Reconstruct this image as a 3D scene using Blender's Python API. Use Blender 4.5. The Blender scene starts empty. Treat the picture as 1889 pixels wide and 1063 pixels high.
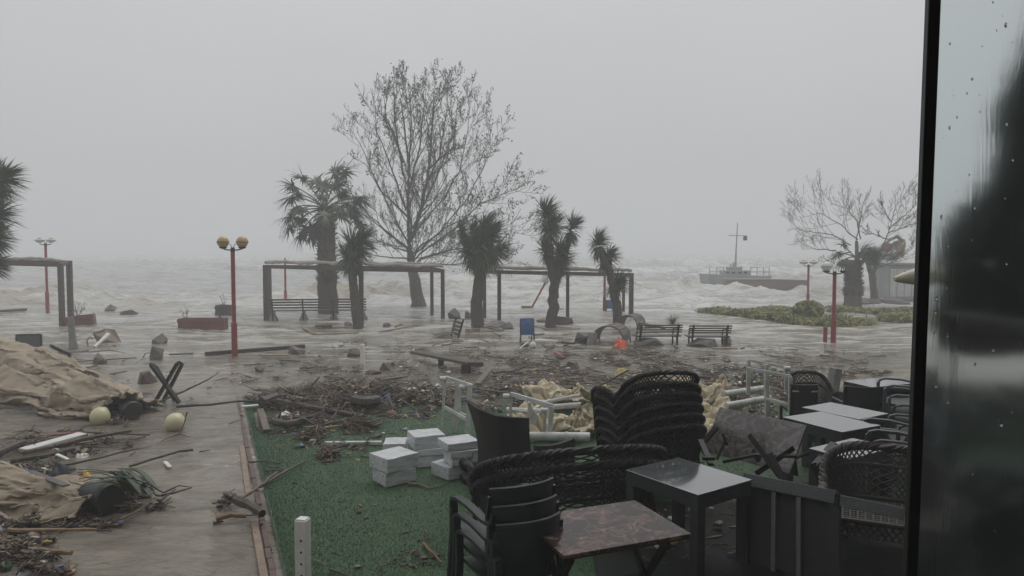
import bpy, math, random
import numpy as np
from mathutils import Vector, Matrix, noise
V = Vector
sc = bpy.context.scene
COL = sc.collection
R = math.radians
PI = math.pi
# ------------------------------------------------------------------ camera
CAM_H, FOC, HORIZON = 2.6, 1360.0, 462.0
PITCH = math.atan((531.5 - HORIZON) / FOC)
cd = bpy.data.cameras.new('camera'); cam = bpy.data.objects.new('camera', cd); COL.objects.link(cam)
cam.location = (0, 0, CAM_H); cam.rotation_euler = (R(90) - PITCH, 0, 0)
cd.sensor_width = 36; cd.lens = 36 * FOC / 1889; cd.clip_end = 5000; cd.clip_start = 0.05
sc.camera = cam
# ------------------------------------------------------------------ sky, sun, exposure
SUN_EL, SUN_AZ = 62, 20
world = bpy.data.worlds.new('World'); sc.world = world; world.use_nodes = True
nt = world.node_tree; nt.nodes.clear()
def WN(t, **k):
    n = nt.nodes.new(t)
    for a, b in k.items(): setattr(n, a, b)
    return n
sky = WN('ShaderNodeTexSky', sky_type='NISHITA', sun_disc=False)
sky.sun_elevation = R(SUN_EL); sky.sun_rotation = R(SUN_AZ); sky.air_density = 1.0; sky.dust_density = 6; sky.ozone_density = 1
hsv = WN('ShaderNodeHueSaturation'); hsv.inputs['Saturation'].default_value = 0.12
nt.links.new(sky.outputs[0], hsv.inputs['Color'])
tc = WN('ShaderNodeTexCoord'); sep = WN('ShaderNodeSeparateXYZ'); nt.links.new(tc.outputs['Generated'], sep.inputs[0])
mr = WN('ShaderNodeMapRange'); mr.inputs[1].default_value = -0.02; mr.inputs[2].default_value = 1.0
nt.links.new(sep.outputs['Z'], mr.inputs[0])
ramp = WN('ShaderNodeMixRGB'); nt.links.new(mr.outputs[0], ramp.inputs[0])      # overcast deck: brighter overhead
ramp.inputs[1].default_value = (4.66, 4.76, 4.84, 1); ramp.inputs[2].default_value = (7.8, 7.95, 8.1, 1)
cl = WN('ShaderNodeTexNoise'); cl.inputs['Scale'].default_value = 2.2; cl.inputs['Detail'].default_value = 3
clm = WN('ShaderNodeMapRange'); clm.inputs[3].default_value = 0.92; clm.inputs[4].default_value = 1.08
nt.links.new(tc.outputs['Generated'], cl.inputs['Vector']); nt.links.new(cl.outputs[0], clm.inputs[0])
mul = WN('ShaderNodeVectorMath', operation='SCALE'); nt.links.new(ramp.outputs[0], mul.inputs[0]); nt.links.new(clm.outputs[0], mul.inputs['Scale'])
mixw = WN('ShaderNodeMixRGB'); mixw.inputs[0].default_value = 0.97
nt.links.new(hsv.outputs[0], mixw.inputs[1]); nt.links.new(mul.outputs[0], mixw.inputs[2])
bg = WN('ShaderNodeBackground'); bg.inputs['Strength'].default_value = 0.1
nt.links.new(mixw.outputs[0], bg.inputs[0])
wo = WN('ShaderNodeOutputWorld'); nt.links.new(bg.outputs[0], wo.inputs[0])
sd = bpy.data.lights.new('sun', 'SUN'); sun = bpy.data.objects.new('sun', sd); COL.objects.link(sun)
sd.energy = 0.9; sd.angle = R(40); sd.color = (1, 0.98, 0.95)
sun.rotation_euler = (R(90 - SUN_EL), 0, R(180 - SUN_AZ))
sc.view_settings.view_transform = 'Standard'; sc.view_settings.look = 'None'
sc.view_settings.exposure = 0.06; sc.view_settings.gamma = 1.0; sc.view_settings.use_curve_mapping = False
sc.cycles.max_bounces = 7; sc.cycles.diffuse_bounces = 3; sc.cycles.glossy_bounces = 3; sc.cycles.volume_bounces = 1
sc.cycles.transparent_max_bounces = 12; sc.cycles.transmission_bounces = 6

# ------------------------------------------------------------------ photograph pixel -> point in the place
def ray(px, py):
    x = (px - 944.5) / FOC; y = (531.5 - py) / FOC
    return V((x, math.cos(PITCH) + y * math.sin(PITCH), y * math.cos(PITCH) - math.sin(PITCH)))
def G(px, py, z=0.0):
    d = ray(px, py); t = (z - CAM_H) / d.z
    return V((0, 0, CAM_H)) + d * t
def AT(px, py, Y):
    d = ray(px, py); return V((0, 0, CAM_H)) + d * (Y / d.y)

# ------------------------------------------------------------------ materials
MATS = {}
def mat(name, c1, c2=None, rough=0.5, nscale=8.0, bump=0.0, bscale=30.0, metal=0.0, spec=0.5, stretch=None, detail=4, coat=0.0, thr=(0.35, 0.65), trans=0.0, sss=None):
    if name in MATS: return MATS[name]
    m = bpy.data.materials.new(name); m.use_nodes = True; MATS[name] = m
    t = m.node_tree; b = t.nodes['Principled BSDF']
    b.inputs['Roughness'].default_value = rough; b.inputs['Metallic'].default_value = metal
    b.inputs['Specular IOR Level'].default_value = spec; b.inputs['Coat Weight'].default_value = coat
    co = t.nodes.new('ShaderNodeTexCoord'); src = co.outputs['Object']
    if stretch:
        mp = t.nodes.new('ShaderNodeMapping'); mp.inputs['Scale'].default_value = stretch
        t.links.new(src, mp.inputs[0]); src = mp.outputs[0]
    if c2:
        n = t.nodes.new('ShaderNodeTexNoise'); n.inputs['Scale'].default_value = nscale; n.inputs['Detail'].default_value = detail; n.inputs['Roughness'].default_value = 0.65
        t.links.new(src, n.inputs['Vector'])
        r = t.nodes.new('ShaderNodeValToRGB'); r.color_ramp.elements[0].position = thr[0]; r.color_ramp.elements[1].position = thr[1]
        r.color_ramp.elements[0].color = (*c1, 1); r.color_ramp.elements[1].color = (*c2, 1)
        t.links.new(n.outputs[0], r.inputs[0]); t.links.new(r.outputs[0], b.inputs['Base Color'])
        mrr = t.nodes.new('ShaderNodeMapRange'); mrr.inputs[3].default_value = max(0.03, rough - 0.12); mrr.inputs[4].default_value = min(1, rough + 0.15)
        t.links.new(n.outputs[0], mrr.inputs[0]); t.links.new(mrr.outputs[0], b.inputs['Roughness'])
    else:
        b.inputs['Base Color'].default_value = (*c1, 1)
    if bump:
        n2 = t.nodes.new('ShaderNodeTexNoise'); n2.inputs['Scale'].default_value = bscale; n2.inputs['Detail'].default_value = 5
        t.links.new(src, n2.inputs['Vector'])
        bp = t.nodes.new('ShaderNodeBump'); bp.inputs['Strength'].default_value = bump; bp.inputs['Distance'].default_value = 0.02
        t.links.new(n2.outputs[0], bp.inputs['Height']); t.links.new(bp.outputs[0], b.inputs['Normal'])
    if trans:
        b.inputs['Transmission Weight'].default_value = trans
    return m
def mat_attr(name, rough=0.6):
    m = bpy.data.materials.new(name); m.use_nodes = True; t = m.node_tree; b = t.nodes['Principled BSDF']
    a = t.nodes.new('ShaderNodeAttribute'); a.attribute_name = 'tint'
    t.links.new(a.outputs['Color'], b.inputs['Base Color']); b.inputs['Roughness'].default_value = rough
    return m
wet_wood = mat('wet_wood', (0.075, 0.052, 0.036), (0.17, 0.12, 0.08), 0.45, 14, 0.5, 60, stretch=(1, 1, 1))
dark_wood = mat('dark_wood', (0.030, 0.023, 0.018), (0.075, 0.055, 0.042), 0.45, 14, 0.5, 60)
pale_wood = mat('pale_wood', (0.30, 0.215, 0.13), (0.20, 0.135, 0.075), 0.5, 10, 0.35, 60)
grey_wood = mat('grey_wood', (0.15, 0.13, 0.11), (0.09, 0.075, 0.06), 0.5, 12, 0.4, 60)
slat_wood = mat('slat_wood', (0.045, 0.034, 0.028), (0.085, 0.062, 0.05), 0.4, 10, 0.3, 50)
post_wood = mat('post_wood', (0.050, 0.036, 0.030), (0.085, 0.058, 0.046), 0.45, 5, 0.3, 40)
white_paint = mat('white_paint', (0.62, 0.62, 0.60), (0.42, 0.41, 0.38), 0.4, 6, 0.15, 40, thr=(0.5, 0.8))
grime_white = mat('grime_white', (0.60, 0.61, 0.59), (0.42, 0.42, 0.40), 0.4, 7, 0.15, 40)
post_white = mat('post_white', (0.78, 0.77, 0.73), (0.64, 0.63, 0.59), 0.4, 12, 0.12, 60)
marble_white = mat('marble_white', (0.60, 0.61, 0.62), (0.30, 0.31, 0.33), 0.35, 6, 0.15, 30, stretch=(1, 2.5, 5), thr=(0.42, 0.80))
black_metal = mat('black_metal', (0.010, 0.009, 0.009), (0.020, 0.018, 0.017), 0.4, 20, 0.1, 80, spec=0.3)
black_rattan = mat('black_rattan', (0.006, 0.005, 0.005), (0.015, 0.012, 0.011), 0.42, 60, 0.3, 200, spec=0.3)
brown_rattan = mat('brown_rattan', (0.030, 0.026, 0.022), (0.072, 0.062, 0.052), 0.45, 60, 0.3, 200)
grey_plastic = mat('grey_plastic', (0.014, 0.019, 0.021), (0.024, 0.031, 0.034), 0.36, 9, 0.06, 160, spec=0.4)
pale_grey_plastic = mat('pale_grey_plastic', (0.055, 0.060, 0.064), (0.080, 0.086, 0.09), 0.4, 9, 0.06, 160)
textilene = mat('textilene', (0.014, 0.012, 0.011), (0.026, 0.022, 0.019), 0.7, 90, 0.3, 260, stretch=(1, 1, 4))
tan_cloth = mat('tan_cloth', (0.36, 0.295, 0.22), (0.22, 0.17, 0.12), 0.7, 1.6, 0.35, 40, thr=(0.35, 0.75))
cream_cloth = mat('cream_cloth', (0.62, 0.54, 0.39), (0.48, 0.41, 0.29), 0.75, 3, 0.3, 12, thr=(0.4, 0.75))
pergola_cloth = mat('pergola_cloth', (0.42, 0.39, 0.35), (0.28, 0.26, 0.23), 0.7, 2, 0.3, 8)
rust_red = mat('rust_red', (0.30, 0.045, 0.045), (0.20, 0.035, 0.034), 0.4, 9, 0.1, 40)
red_planter = mat('red_planter', (0.19, 0.062, 0.050), (0.115, 0.045, 0.038), 0.5, 6, 0.25, 30)
amber = mat('amber_globe', (0.46, 0.31, 0.10), (0.37, 0.25, 0.085), 0.2, 3, spec=0.6)
pale_globe = mat('pale_globe', (0.62, 0.56, 0.35), (0.50, 0.46, 0.29), 0.3, 3, 0.05, 20, spec=0.6)
green_globe = mat('green_globe', (0.47, 0.48, 0.28), (0.55, 0.51, 0.31), 0.3, 3, 0.05, 20, spec=0.6)
clear_bowl = mat('clear_bowl', (0.45, 0.50, 0.52), None, 0.12, spec=0.7)
stone = mat('stone', (0.085, 0.075, 0.068), (0.16, 0.14, 0.125), 0.55, 6, 0.6, 14)
brown_stone = mat('brown_stone', (0.12, 0.085, 0.07), (0.07, 0.05, 0.042), 0.55, 6, 0.6, 14)
concrete = mat('concrete', (0.24, 0.23, 0.21), (0.15, 0.14, 0.13), 0.6, 5, 0.4, 20)
blue_cloth = mat('blue_cloth', (0.030, 0.090, 0.24), (0.022, 0.065, 0.18), 0.6, 7, 0.15, 40)
orange_cloth = mat('orange_cloth', (0.72, 0.105, 0.035), (0.55, 0.075, 0.03), 0.5, 7, 0.4, 14)
white_plastic = mat('white_plastic', (0.68, 0.68, 0.66), (0.55, 0.55, 0.52), 0.3, 6, 0.05, 20)
bark = mat('bark', (0.060, 0.050, 0.043), (0.115, 0.10, 0.088), 0.75, 5, 0.8, 18, stretch=(1, 1, 0.35))
palm_bark = mat('palm_bark', (0.050, 0.040, 0.032), (0.10, 0.080, 0.062), 0.8, 7, 0.9, 16, stretch=(1, 1, 2))
twig_bark = mat('twig_bark', (0.055, 0.045, 0.038), (0.095, 0.08, 0.07), 0.75, 5)
palm_green = mat('palm_green', (0.030, 0.052, 0.022), (0.060, 0.085, 0.036), 0.5, 1.6)
yucca_green = mat('yucca_green', (0.032, 0.055, 0.022), (0.085, 0.105, 0.042), 0.5, 2.2)
yucca_dry = mat('yucca_dry', (0.13, 0.10, 0.058), (0.085, 0.066, 0.04), 0.7, 3)
dry_leaf = mat('dry_leaf', (0.16, 0.085, 0.035), (0.09, 0.05, 0.025), 0.6, 4)
tree_leaf = mat('tree_leaf', (0.095, 0.080, 0.040), (0.060, 0.062, 0.030), 0.6, 1.5)
hedge_green = mat('hedge_green', (0.10, 0.125, 0.04), (0.30, 0.27, 0.09), 0.55, 2.0)
boat_grey = mat('boat_grey', (0.30, 0.31, 0.315), (0.23, 0.24, 0.245), 0.5, 1.5)
pier_red = mat('pier_red', (0.24, 0.135, 0.12), (0.16, 0.105, 0.095), 0.6, 0.8, 0.4, 3)

# ------------------------------------------------------------------ mesh builder
class MB:
    def __init__(s): s.v = []; s.f = []
    def add(s, vs, fs):
        o = len(s.v); s.v += [tuple(p) for p in vs]; s.f += [tuple(i + o for i in f) for f in fs]; return s
    def box(s, c, size, rot=None):
        hx, hy, hz = size[0] / 2, size[1] / 2, size[2] / 2
        vs = [V((x, y, z)) for x in (-hx, hx) for y in (-hy, hy) for z in (-hz, hz)]
        if rot is not None: vs = [rot @ p for p in vs]
        c = V(c)
        return s.add([p + c for p in vs], [(0, 1, 3, 2), (4, 6, 7, 5), (0, 4, 5, 1), (2, 3, 7, 6), (0, 2, 6, 4), (1, 5, 7, 3)])
    def beam(s, p, q, w, h, up=(0, 0, 1), taper=1.0):
        p, q, up = V(p), V(q), V(up); d = (q - p).normalized()
        if abs(d.dot(up)) > 0.98: up = V((0, 1, 0))
        a = d.cross(up).normalized(); b = a.cross(d).normalized()
        vs = []
        for pt, k in ((p, 1.0), (q, taper)):
            vs += [pt + a * (x * w * k / 2) + b * (y * h * k / 2) for x, y in ((-1, -1), (1, -1), (1, 1), (-1, 1))]
        return s.add(vs, [(0, 3, 2, 1), (4, 5, 6, 7), (0, 1, 5, 4), (1, 2, 6, 5), (2, 3, 7, 6), (3, 0, 4, 7)])
    def tube(s, pts, r, n=6, caps=True):
        pts = [V(p) for p in pts]; m = len(pts)
        rs = r if isinstance(r, (list, tuple)) else [r] * m
        vs = []; prev = None
        for i, p in enumerate(pts):
            d = (pts[min(i + 1, m - 1)] - pts[max(i - 1, 0)])
            d = d.normalized() if d.length > 1e-9 else V((0, 0, 1))
            if prev is None:
                u = V((0, 0, 1)) if abs(d.z) < 0.9 else V((1, 0, 0))
                prev = (u - d * u.dot(d)).normalized()
            else:
                q = prev - d * prev.dot(d)
                prev = q.normalized() if q.length > 1e-6 else prev
            w = d.cross(prev)
            for k in range(n):
                a = 2 * PI * k / n
                vs.append(p + (prev * math.cos(a) + w * math.sin(a)) * rs[i])
        fs = [(i * n + k, i * n + (k + 1) % n, (i + 1) * n + (k + 1) % n, (i + 1) * n + k) for i in range(m - 1) for k in range(n)]
        if caps: fs += [tuple(range(n - 1, -1, -1)), tuple((m - 1) * n + k for k in range(n))]
        return s.add(vs, fs)
    def sweep(s, pts, w, h, up=(0, 0, 1)):
        pts = [V(p) for p in pts]; m = len(pts); up = V(up); vs = []
        for i, p in enumerate(pts):
            d = (pts[min(i + 1, m - 1)] - pts[max(i - 1, 0)]).normalized()
            a = d.cross(up)
            a = a.normalized() if a.length > 1e-3 else V((1, 0, 0))
            b = a.cross(d).normalized()
            vs += [p + a * (x * w / 2) + b * (y * h / 2) for x, y in ((-1, -1), (1, -1), (1, 1), (-1, 1))]
        fs = [(i * 4 + k, i * 4 + (k + 1) % 4, (i + 1) * 4 + (k + 1) % 4, (i + 1) * 4 + k) for i in range(m - 1) for k in range(4)]
        fs += [(3, 2, 1, 0), tuple((m - 1) * 4 + k for k in range(4))]
        return s.add(vs, fs)
    def lathe(s, prof, n=12, c=(0, 0, 0), rot=None):
        c = V(c); vs = []
        for r, z in prof:
            for k in range(n):
                p = V((r * math.cos(2 * PI * k / n), r * math.sin(2 * PI * k / n), z))
                vs.append((rot @ p if rot is not None else p) + c)
        m = len(prof)
        fs = [(i * n + k, i * n + (k + 1) % n, (i + 1) * n + (k + 1) % n, (i + 1) * n + k) for i in range(m - 1) for k in range(n)]
        fs += [tuple(range(n - 1, -1, -1)), tuple((m - 1) * n + k for k in range(n))]
        return s.add(vs, fs)
    def ball(s, c, r, nu=14, nv=9, rot=None):
        if not isinstance(r, (tuple, list)): r = (r, r, r)
        vs = []; c = V(c)
        for j in range(nv + 1):
            t = PI * (0.02 + 0.96 * j / nv)
            for k in range(nu):
                a = 2 * PI * k / nu
                p = V((r[0] * math.sin(t) * math.cos(a), r[1] * math.sin(t) * math.sin(a), -r[2] * math.cos(t)))
                vs.append((rot @ p if rot is not None else p) + c)
        fs = [(i * nu + k, i * nu + (k + 1) % nu, (i + 1) * nu + (k + 1) % nu, (i + 1) * nu + k) for i in range(nv) for k in range(nu)]
        fs += [tuple(range(nu - 1, -1, -1)), tuple(nv * nu + k for k in range(nu))]
        return s.add(vs, fs)
    def slab(s, fn, nu, nv, t):
        P = [[V(fn(i / nu, j / nv)) for j in range(nv + 1)] for i in range(nu + 1)]
        A = []; B = []
        for i in range(nu + 1):
            for j in range(nv + 1):
                du = P[min(i + 1, nu)][j] - P[max(i - 1, 0)][j]; dv = P[i][min(j + 1, nv)] - P[i][max(j - 1, 0)]
                nn = du.cross(dv); nn = nn.normalized() if nn.length > 1e-9 else V((0, 0, 1))
                A.append(P[i][j] + nn * t / 2); B.append(P[i][j] - nn * t / 2)
        N = len(A); w = nv + 1; ix = lambda i, j: i * w + j
        fs = []
        for i in range(nu):
            for j in range(nv):
                fs.append((ix(i, j), ix(i + 1, j), ix(i + 1, j + 1), ix(i, j + 1)))
                fs.append((N + ix(i, j), N + ix(i, j + 1), N + ix(i + 1, j + 1), N + ix(i + 1, j)))
        for i in range(nu):
            fs.append((ix(i, 0), N + ix(i, 0), N + ix(i + 1, 0), ix(i + 1, 0)))
            fs.append((ix(i, nv), ix(i + 1, nv), N + ix(i + 1, nv), N + ix(i, nv)))
        for j in range(nv):
            fs.append((ix(0, j), ix(0, j + 1), N + ix(0, j + 1), N + ix(0, j)))
            fs.append((ix(nu, j), N + ix(nu, j), N + ix(nu, j + 1), ix(nu, j + 1)))
        return s.add(A + B, fs)
    def lattice(s, S, nu, nv_pts, slope, r, n=4):
        for sg in (1, -1):
            for k in range(-nu, 2 * nu):
                pts = []
                for j in range(nv_pts + 1):
                    v = j / nv_pts; u = k / nu + sg * slope * v
                    if -1e-6 <= u <= 1 + 1e-6: pts.append(S(min(max(u, 0), 1), v))
                if len(pts) >= 2: s.tube(pts, r, n, caps=False)
        return s
    def build(s, name, m, parent=None, smooth=True, bev=0.0, kind=None, label=None, cat=None, group=None, sharp=40):
        me = bpy.data.meshes.new(name); me.from_pydata(s.v, [], s.f); me.update()
        if smooth:
            me.polygons.foreach_set('use_smooth', [True] * len(me.polygons)); me.set_sharp_from_angle(angle=R(sharp))
        if m is not None: me.materials.append(m)
        o = bpy.data.objects.new(name, me); COL.objects.link(o)
        if parent is not None: o.parent = parent
        if bev:
            b = o.modifiers.new('bevel', 'BEVEL'); b.width = bev; b.segments = 2; b.limit_method = 'ANGLE'; b.angle_limit = R(40)
        if kind: o['kind'] = kind
        tag(o, label, cat, group)
        return o
def tag(o, label=None, cat=None, group=None):
    if label: o['label'] = label
    if cat: o['category'] = cat
    if group: o['group'] = group
    return o
def thing(name, label, cat, loc=(0, 0, 0), rz=0.0, group=None, rot=None):
    o = bpy.data.objects.new(name, None); COL.objects.link(o); o.empty_display_size = 0.1
    o.location = loc; o.rotation_euler = rot if rot else (0, 0, rz)
    return tag(o, label, cat, group)
def dup(root, loc, rz=0.0, label=None, group=None, rot=None, scale=None):
    r = root.copy(); COL.objects.link(r); r.location = loc; r.rotation_euler = rot if rot else (0, 0, rz)
    if scale: r.scale = scale
    if label: r['label'] = label
    if group: r['group'] = group
    for ch in list(root.children):
        c = ch.copy(); COL.objects.link(c); c.parent = r
        for g in list(ch.children):
            d = g.copy(); COL.objects.link(d); d.parent = c
    return r
def np_mesh(name, verts, faces_n, m, tint=None, parent=None, kind='stuff', label=None, cat=None, smooth=False):
    """verts (N,3); faces_n (F,k) all the same k"""
    me = bpy.data.meshes.new(name); F, k = faces_n.shape
    me.vertices.add(len(verts)); me.vertices.foreach_set('co', np.asarray(verts, np.float32).ravel())
    me.loops.add(F * k); me.loops.foreach_set('vertex_index', faces_n.astype(np.int32).ravel())
    me.polygons.add(F); me.polygons.foreach_set('loop_start', np.arange(0, F * k, k, dtype=np.int32))
    me.polygons.foreach_set('loop_total', np.full(F, k, np.int32))
    if smooth: me.polygons.foreach_set('use_smooth', np.ones(F, bool))
    me.update(calc_edges=True)
    if tint is not None:
        a = me.attributes.new('tint', 'FLOAT_COLOR', 'POINT')
        a.data.foreach_set('color', np.concatenate([tint, np.ones((len(tint), 1))], 1).astype(np.float32).ravel())
    me.materials.append(m)
    o = bpy.data.objects.new(name, me); COL.objects.link(o)
    if parent is not None: o.parent = parent
    if kind: o['kind'] = kind
    return tag(o, label, cat)
# ------------------------------------------------------------------ the setting
KERB_A, KERB_B = G(425, 655), G(512, 1063)          # far and near end of the turf edge
kd = (KERB_B - KERB_A).normalized(); KERB_B2 = KERB_B + kd * 2.5
kn = V((-kd.y, kd.x, 0))                             # towards the turf
if kn.x < 0: kn = -kn
def hn(x, y, s): return noise.noise(V((x * s, y * s, 3.1)))
def turf_z(x, y):
    far = min(max((y - 9.5) / 6.5, 0), 1)
    return 0.045 - 0.075 * far * far * (3 - 2 * far) + 0.022 * hn(x, y, 0.6) * (0.3 + far) + 0.008 * hn(x, y, 2.3)
# water over the flooded plaza
def water_material(name, body, body2, transp, foam_amt, rscale, near):
    m = bpy.data.materials.new(name); m.use_nodes = True; t = m.node_tree; L = t.links.new
    b = t.nodes['Principled BSDF']; out = t.nodes['Material Output']
    N = lambda ty: t.nodes.new(ty)
    geo = N('ShaderNodeNewGeometry')
    mp = N('ShaderNodeMapping'); mp.inputs['Scale'].default_value = (0.7, 1.5, 1); mp.inputs['Rotation'].default_value = (0, 0, R(-14) if near else 0); L(geo.outputs['Position'], mp.inputs[0])
    n1 = N('ShaderNodeTexNoise'); n1.inputs['Scale'].default_value = rscale; n1.inputs['Detail'].default_value = 7; n1.inputs['Roughness'].default_value = 0.62; n1.inputs['Distortion'].default_value = 0.6
    L(mp.outputs[0], n1.inputs['Vector'])
    n2 = N('ShaderNodeTexNoise'); n2.inputs['Scale'].default_value = 0.35; n2.inputs['Detail'].default_value = 5; n2.inputs['Distortion'].default_value = 0.8
    L(mp.outputs[0], n2.inputs['Vector'])
    r1 = N('ShaderNodeValToRGB'); r1.color_ramp.elements[0].position = 0.36; r1.color_ramp.elements[1].position = 0.66
    r1.color_ramp.elements[0].color = (*body, 1); r1.color_ramp.elements[1].color = (*body2, 1)
    st = N('ShaderNodeMath'); st.operation = 'MULTIPLY_ADD'; L(n1.outputs[0], st.inputs[0]); st.inputs[1].default_value = 0.75; sh = N('ShaderNodeMath'); sh.operation = 'MULTIPLY_ADD'; L(n2.outputs[0], sh.inputs[0]); sh.inputs[1].default_value = 0.55; sh.inputs[2].default_value = -0.15
    L(sh.outputs[0], st.inputs[2]); L(st.outputs[0], r1.inputs[0])
    # foam: streaky noise plus the crest attribute
    mp2 = N('ShaderNodeMapping'); mp2.inputs['Scale'].default_value = (0.45, 1.2, 1) if near else (0.75, 0.75, 1); L(geo.outputs['Position'], mp2.inputs[0])
    n3 = N('ShaderNodeTexNoise'); n3.inputs['Scale'].default_value = 0.9 if near else 1.5; n3.inputs['Detail'].default_value = 9; n3.inputs['Roughness'].default_value = 0.72; n3.inputs['Distortion'].default_value = 0.9
    L(mp2.outputs[0], n3.inputs['Vector'])
    at = N('ShaderNodeAttribute'); at.attribute_name = 'tint'
    sx = N('ShaderNodeSeparateColor'); L(at.outputs['Color'], sx.inputs[0])
    ad = N('ShaderNodeMath'); ad.operation = 'MULTIPLY_ADD'; L(sx.outputs[0], ad.inputs[0]); ad.inputs[1].default_value = 0.42; L(n3.outputs[0], ad.inputs[2])
    fr = N('ShaderNodeMapRange'); fr.inputs[1].default_value = 0.60 if near else 0.64; fr.inputs[2].default_value = 0.80 if near else 0.92; fr.inputs[4].default_value = foam_amt; L(ad.outputs[0], fr.inputs[0])
    mx = N('ShaderNodeMixRGB'); L(fr.outputs[0], mx.inputs[0]); L(r1.outputs[0], mx.inputs[1])
    fc = N('ShaderNodeMixRGB'); L(sx.outputs[1], fc.inputs[0]); fc.inputs[1].default_value = (0.66, 0.655, 0.63, 1); fc.inputs[2].default_value = (0.40, 0.345, 0.27, 1)
    L(fc.outputs[0], mx.inputs[2])
    mp5 = N('ShaderNodeMapping'); mp5.inputs['Scale'].default_value = (0.55, 1.7, 1); mp5.inputs['Rotation'].default_value = (0, 0, R(-14) if near else 0); L(geo.outputs['Position'], mp5.inputs[0])
    n5 = N('ShaderNodeTexNoise'); n5.inputs['Scale'].default_value = 2.6 if near else 0.55; n5.inputs['Detail'].default_value = 5; n5.inputs['Roughness'].default_value = 0.6; n5.inputs['Distortion'].default_value = 1.2; L(mp5.outputs[0], n5.inputs['Vector'])
    s5 = N('ShaderNodeMath'); s5.operation = 'SUBTRACT'; L(n5.outputs[0], s5.inputs[0]); s5.inputs[1].default_value = 0.55
    a5 = N('ShaderNodeMath'); a5.operation = 'ABSOLUTE'; L(s5.outputs[0], a5.inputs[0])
    r5 = N('ShaderNodeMapRange'); r5.inputs[1].default_value = 0.0; r5.inputs[2].default_value = 0.045; r5.inputs[3].default_value = 0.72 if near else 0.62; r5.inputs[4].default_value = 1.0; L(a5.outputs[0], r5.inputs[0])
    sc5 = N('ShaderNodeVectorMath'); sc5.operation = 'SCALE'; L(mx.outputs[0], sc5.inputs[0]); L(r5.outputs[0], sc5.inputs['Scale']); L(sc5.outputs[0], b.inputs['Base Color'])
    rr = N('ShaderNodeMapRange'); rr.inputs[3].default_value = 0.05 if near else 0.22; rr.inputs[4].default_value = 0.7; L(fr.outputs[0], rr.inputs[0]); L(rr.outputs[0], b.inputs['Roughness'])
    b.inputs['IOR'].default_value = 1.33
    bp = N('ShaderNodeBump'); bp.inputs['Strength'].default_value = 0.8 if near else 1.0; bp.inputs['Distance'].default_value = 0.09 if near else 0.35
    n4 = N('ShaderNodeTexNoise'); n4.inputs['Scale'].default_value = rscale * 6; n4.inputs['Detail'].default_value = 3; L(mp.outputs[0], n4.inputs['Vector'])
    sm = N('ShaderNodeMath'); sm.operation = 'MULTIPLY_ADD'; L(n4.outputs[0], sm.inputs[0]); sm.inputs[1].default_value = 0.16; L(n1.outputs[0], sm.inputs[2])
    L(sm.outputs[0], bp.inputs['Height']); L(bp.outputs[0], b.inputs['Normal'])
    if transp:
        tr = N('ShaderNodeBsdfTransparent'); ms = N('ShaderNodeMixShader')
        tm = N('ShaderNodeMapRange'); tm.inputs[3].default_value = transp; tm.inputs[4].default_value = 0.0; L(fr.outputs[0], tm.inputs[0])
        L(tm.outputs[0], ms.inputs[0]); L(b.outputs[0], ms.inputs[1]); L(tr.outputs[0], ms.inputs[2]); L(ms.outputs[0], out.inputs[0])
    return m
flood_mat = water_material('flood_water', (0.185, 0.162, 0.128), (0.335, 0.298, 0.24), 0.16, 0.9, 2.2, True)
sea_mat = water_material('sea_water', (0.32, 0.318, 0.30), (0.46, 0.458, 0.44), 0.0, 0.85, 0.5, False)
def smooth(a, b, x):
    t = np.clip((x - a) / (b - a), 0, 1); return t * t * (3 - 2 * t)
def fbm(x, y, s, seed, o=4):
    # cheap value noise in numpy
    rs = np.random.RandomState(seed); T = rs.rand(256, 256); out = 0; a = 1; tot = 0
    for k in range(o):
        X = x * s + 17.3 * k; Y = y * s + 9.1 * k
        xi = np.floor(X).astype(int); yi = np.floor(Y).astype(int); fx = X - xi; fy = Y - yi
        fx = fx * fx * (3 - 2 * fx); fy = fy * fy * (3 - 2 * fy)
        g = lambda i, j: T[(xi + i) % 256, (yi + j) % 256]
        out = out + a * ((g(0, 0) * (1 - fx) + g(1, 0) * fx) * (1 - fy) + (g(0, 1) * (1 - fx) + g(1, 1) * fx) * fy); tot += a; a *= 0.5; s *= 2.03
    return out / tot
def grid_sheet(name, ys, xf, nx, zf, m, kind, label):
    ys = np.asarray(ys); u = np.linspace(-1, 1, nx)
    Y = np.repeat(ys[:, None], nx, 1); X = u[None, :] * xf(ys)[:, None]
    Z, tint = zf(X, Y)
    v = np.stack([X, Y, Z], -1).reshape(-1, 3); ny = len(ys)
    i = np.arange(ny - 1)[:, None] * nx + np.arange(nx - 1)[None, :]
    f = np.stack([i, i + 1, i + nx + 1, i + nx], -1).reshape(-1, 4)
    return np_mesh(name, v, f, m, tint.reshape(-1, 3), None, kind, label, None, True)
SHORE = 31.0
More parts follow.
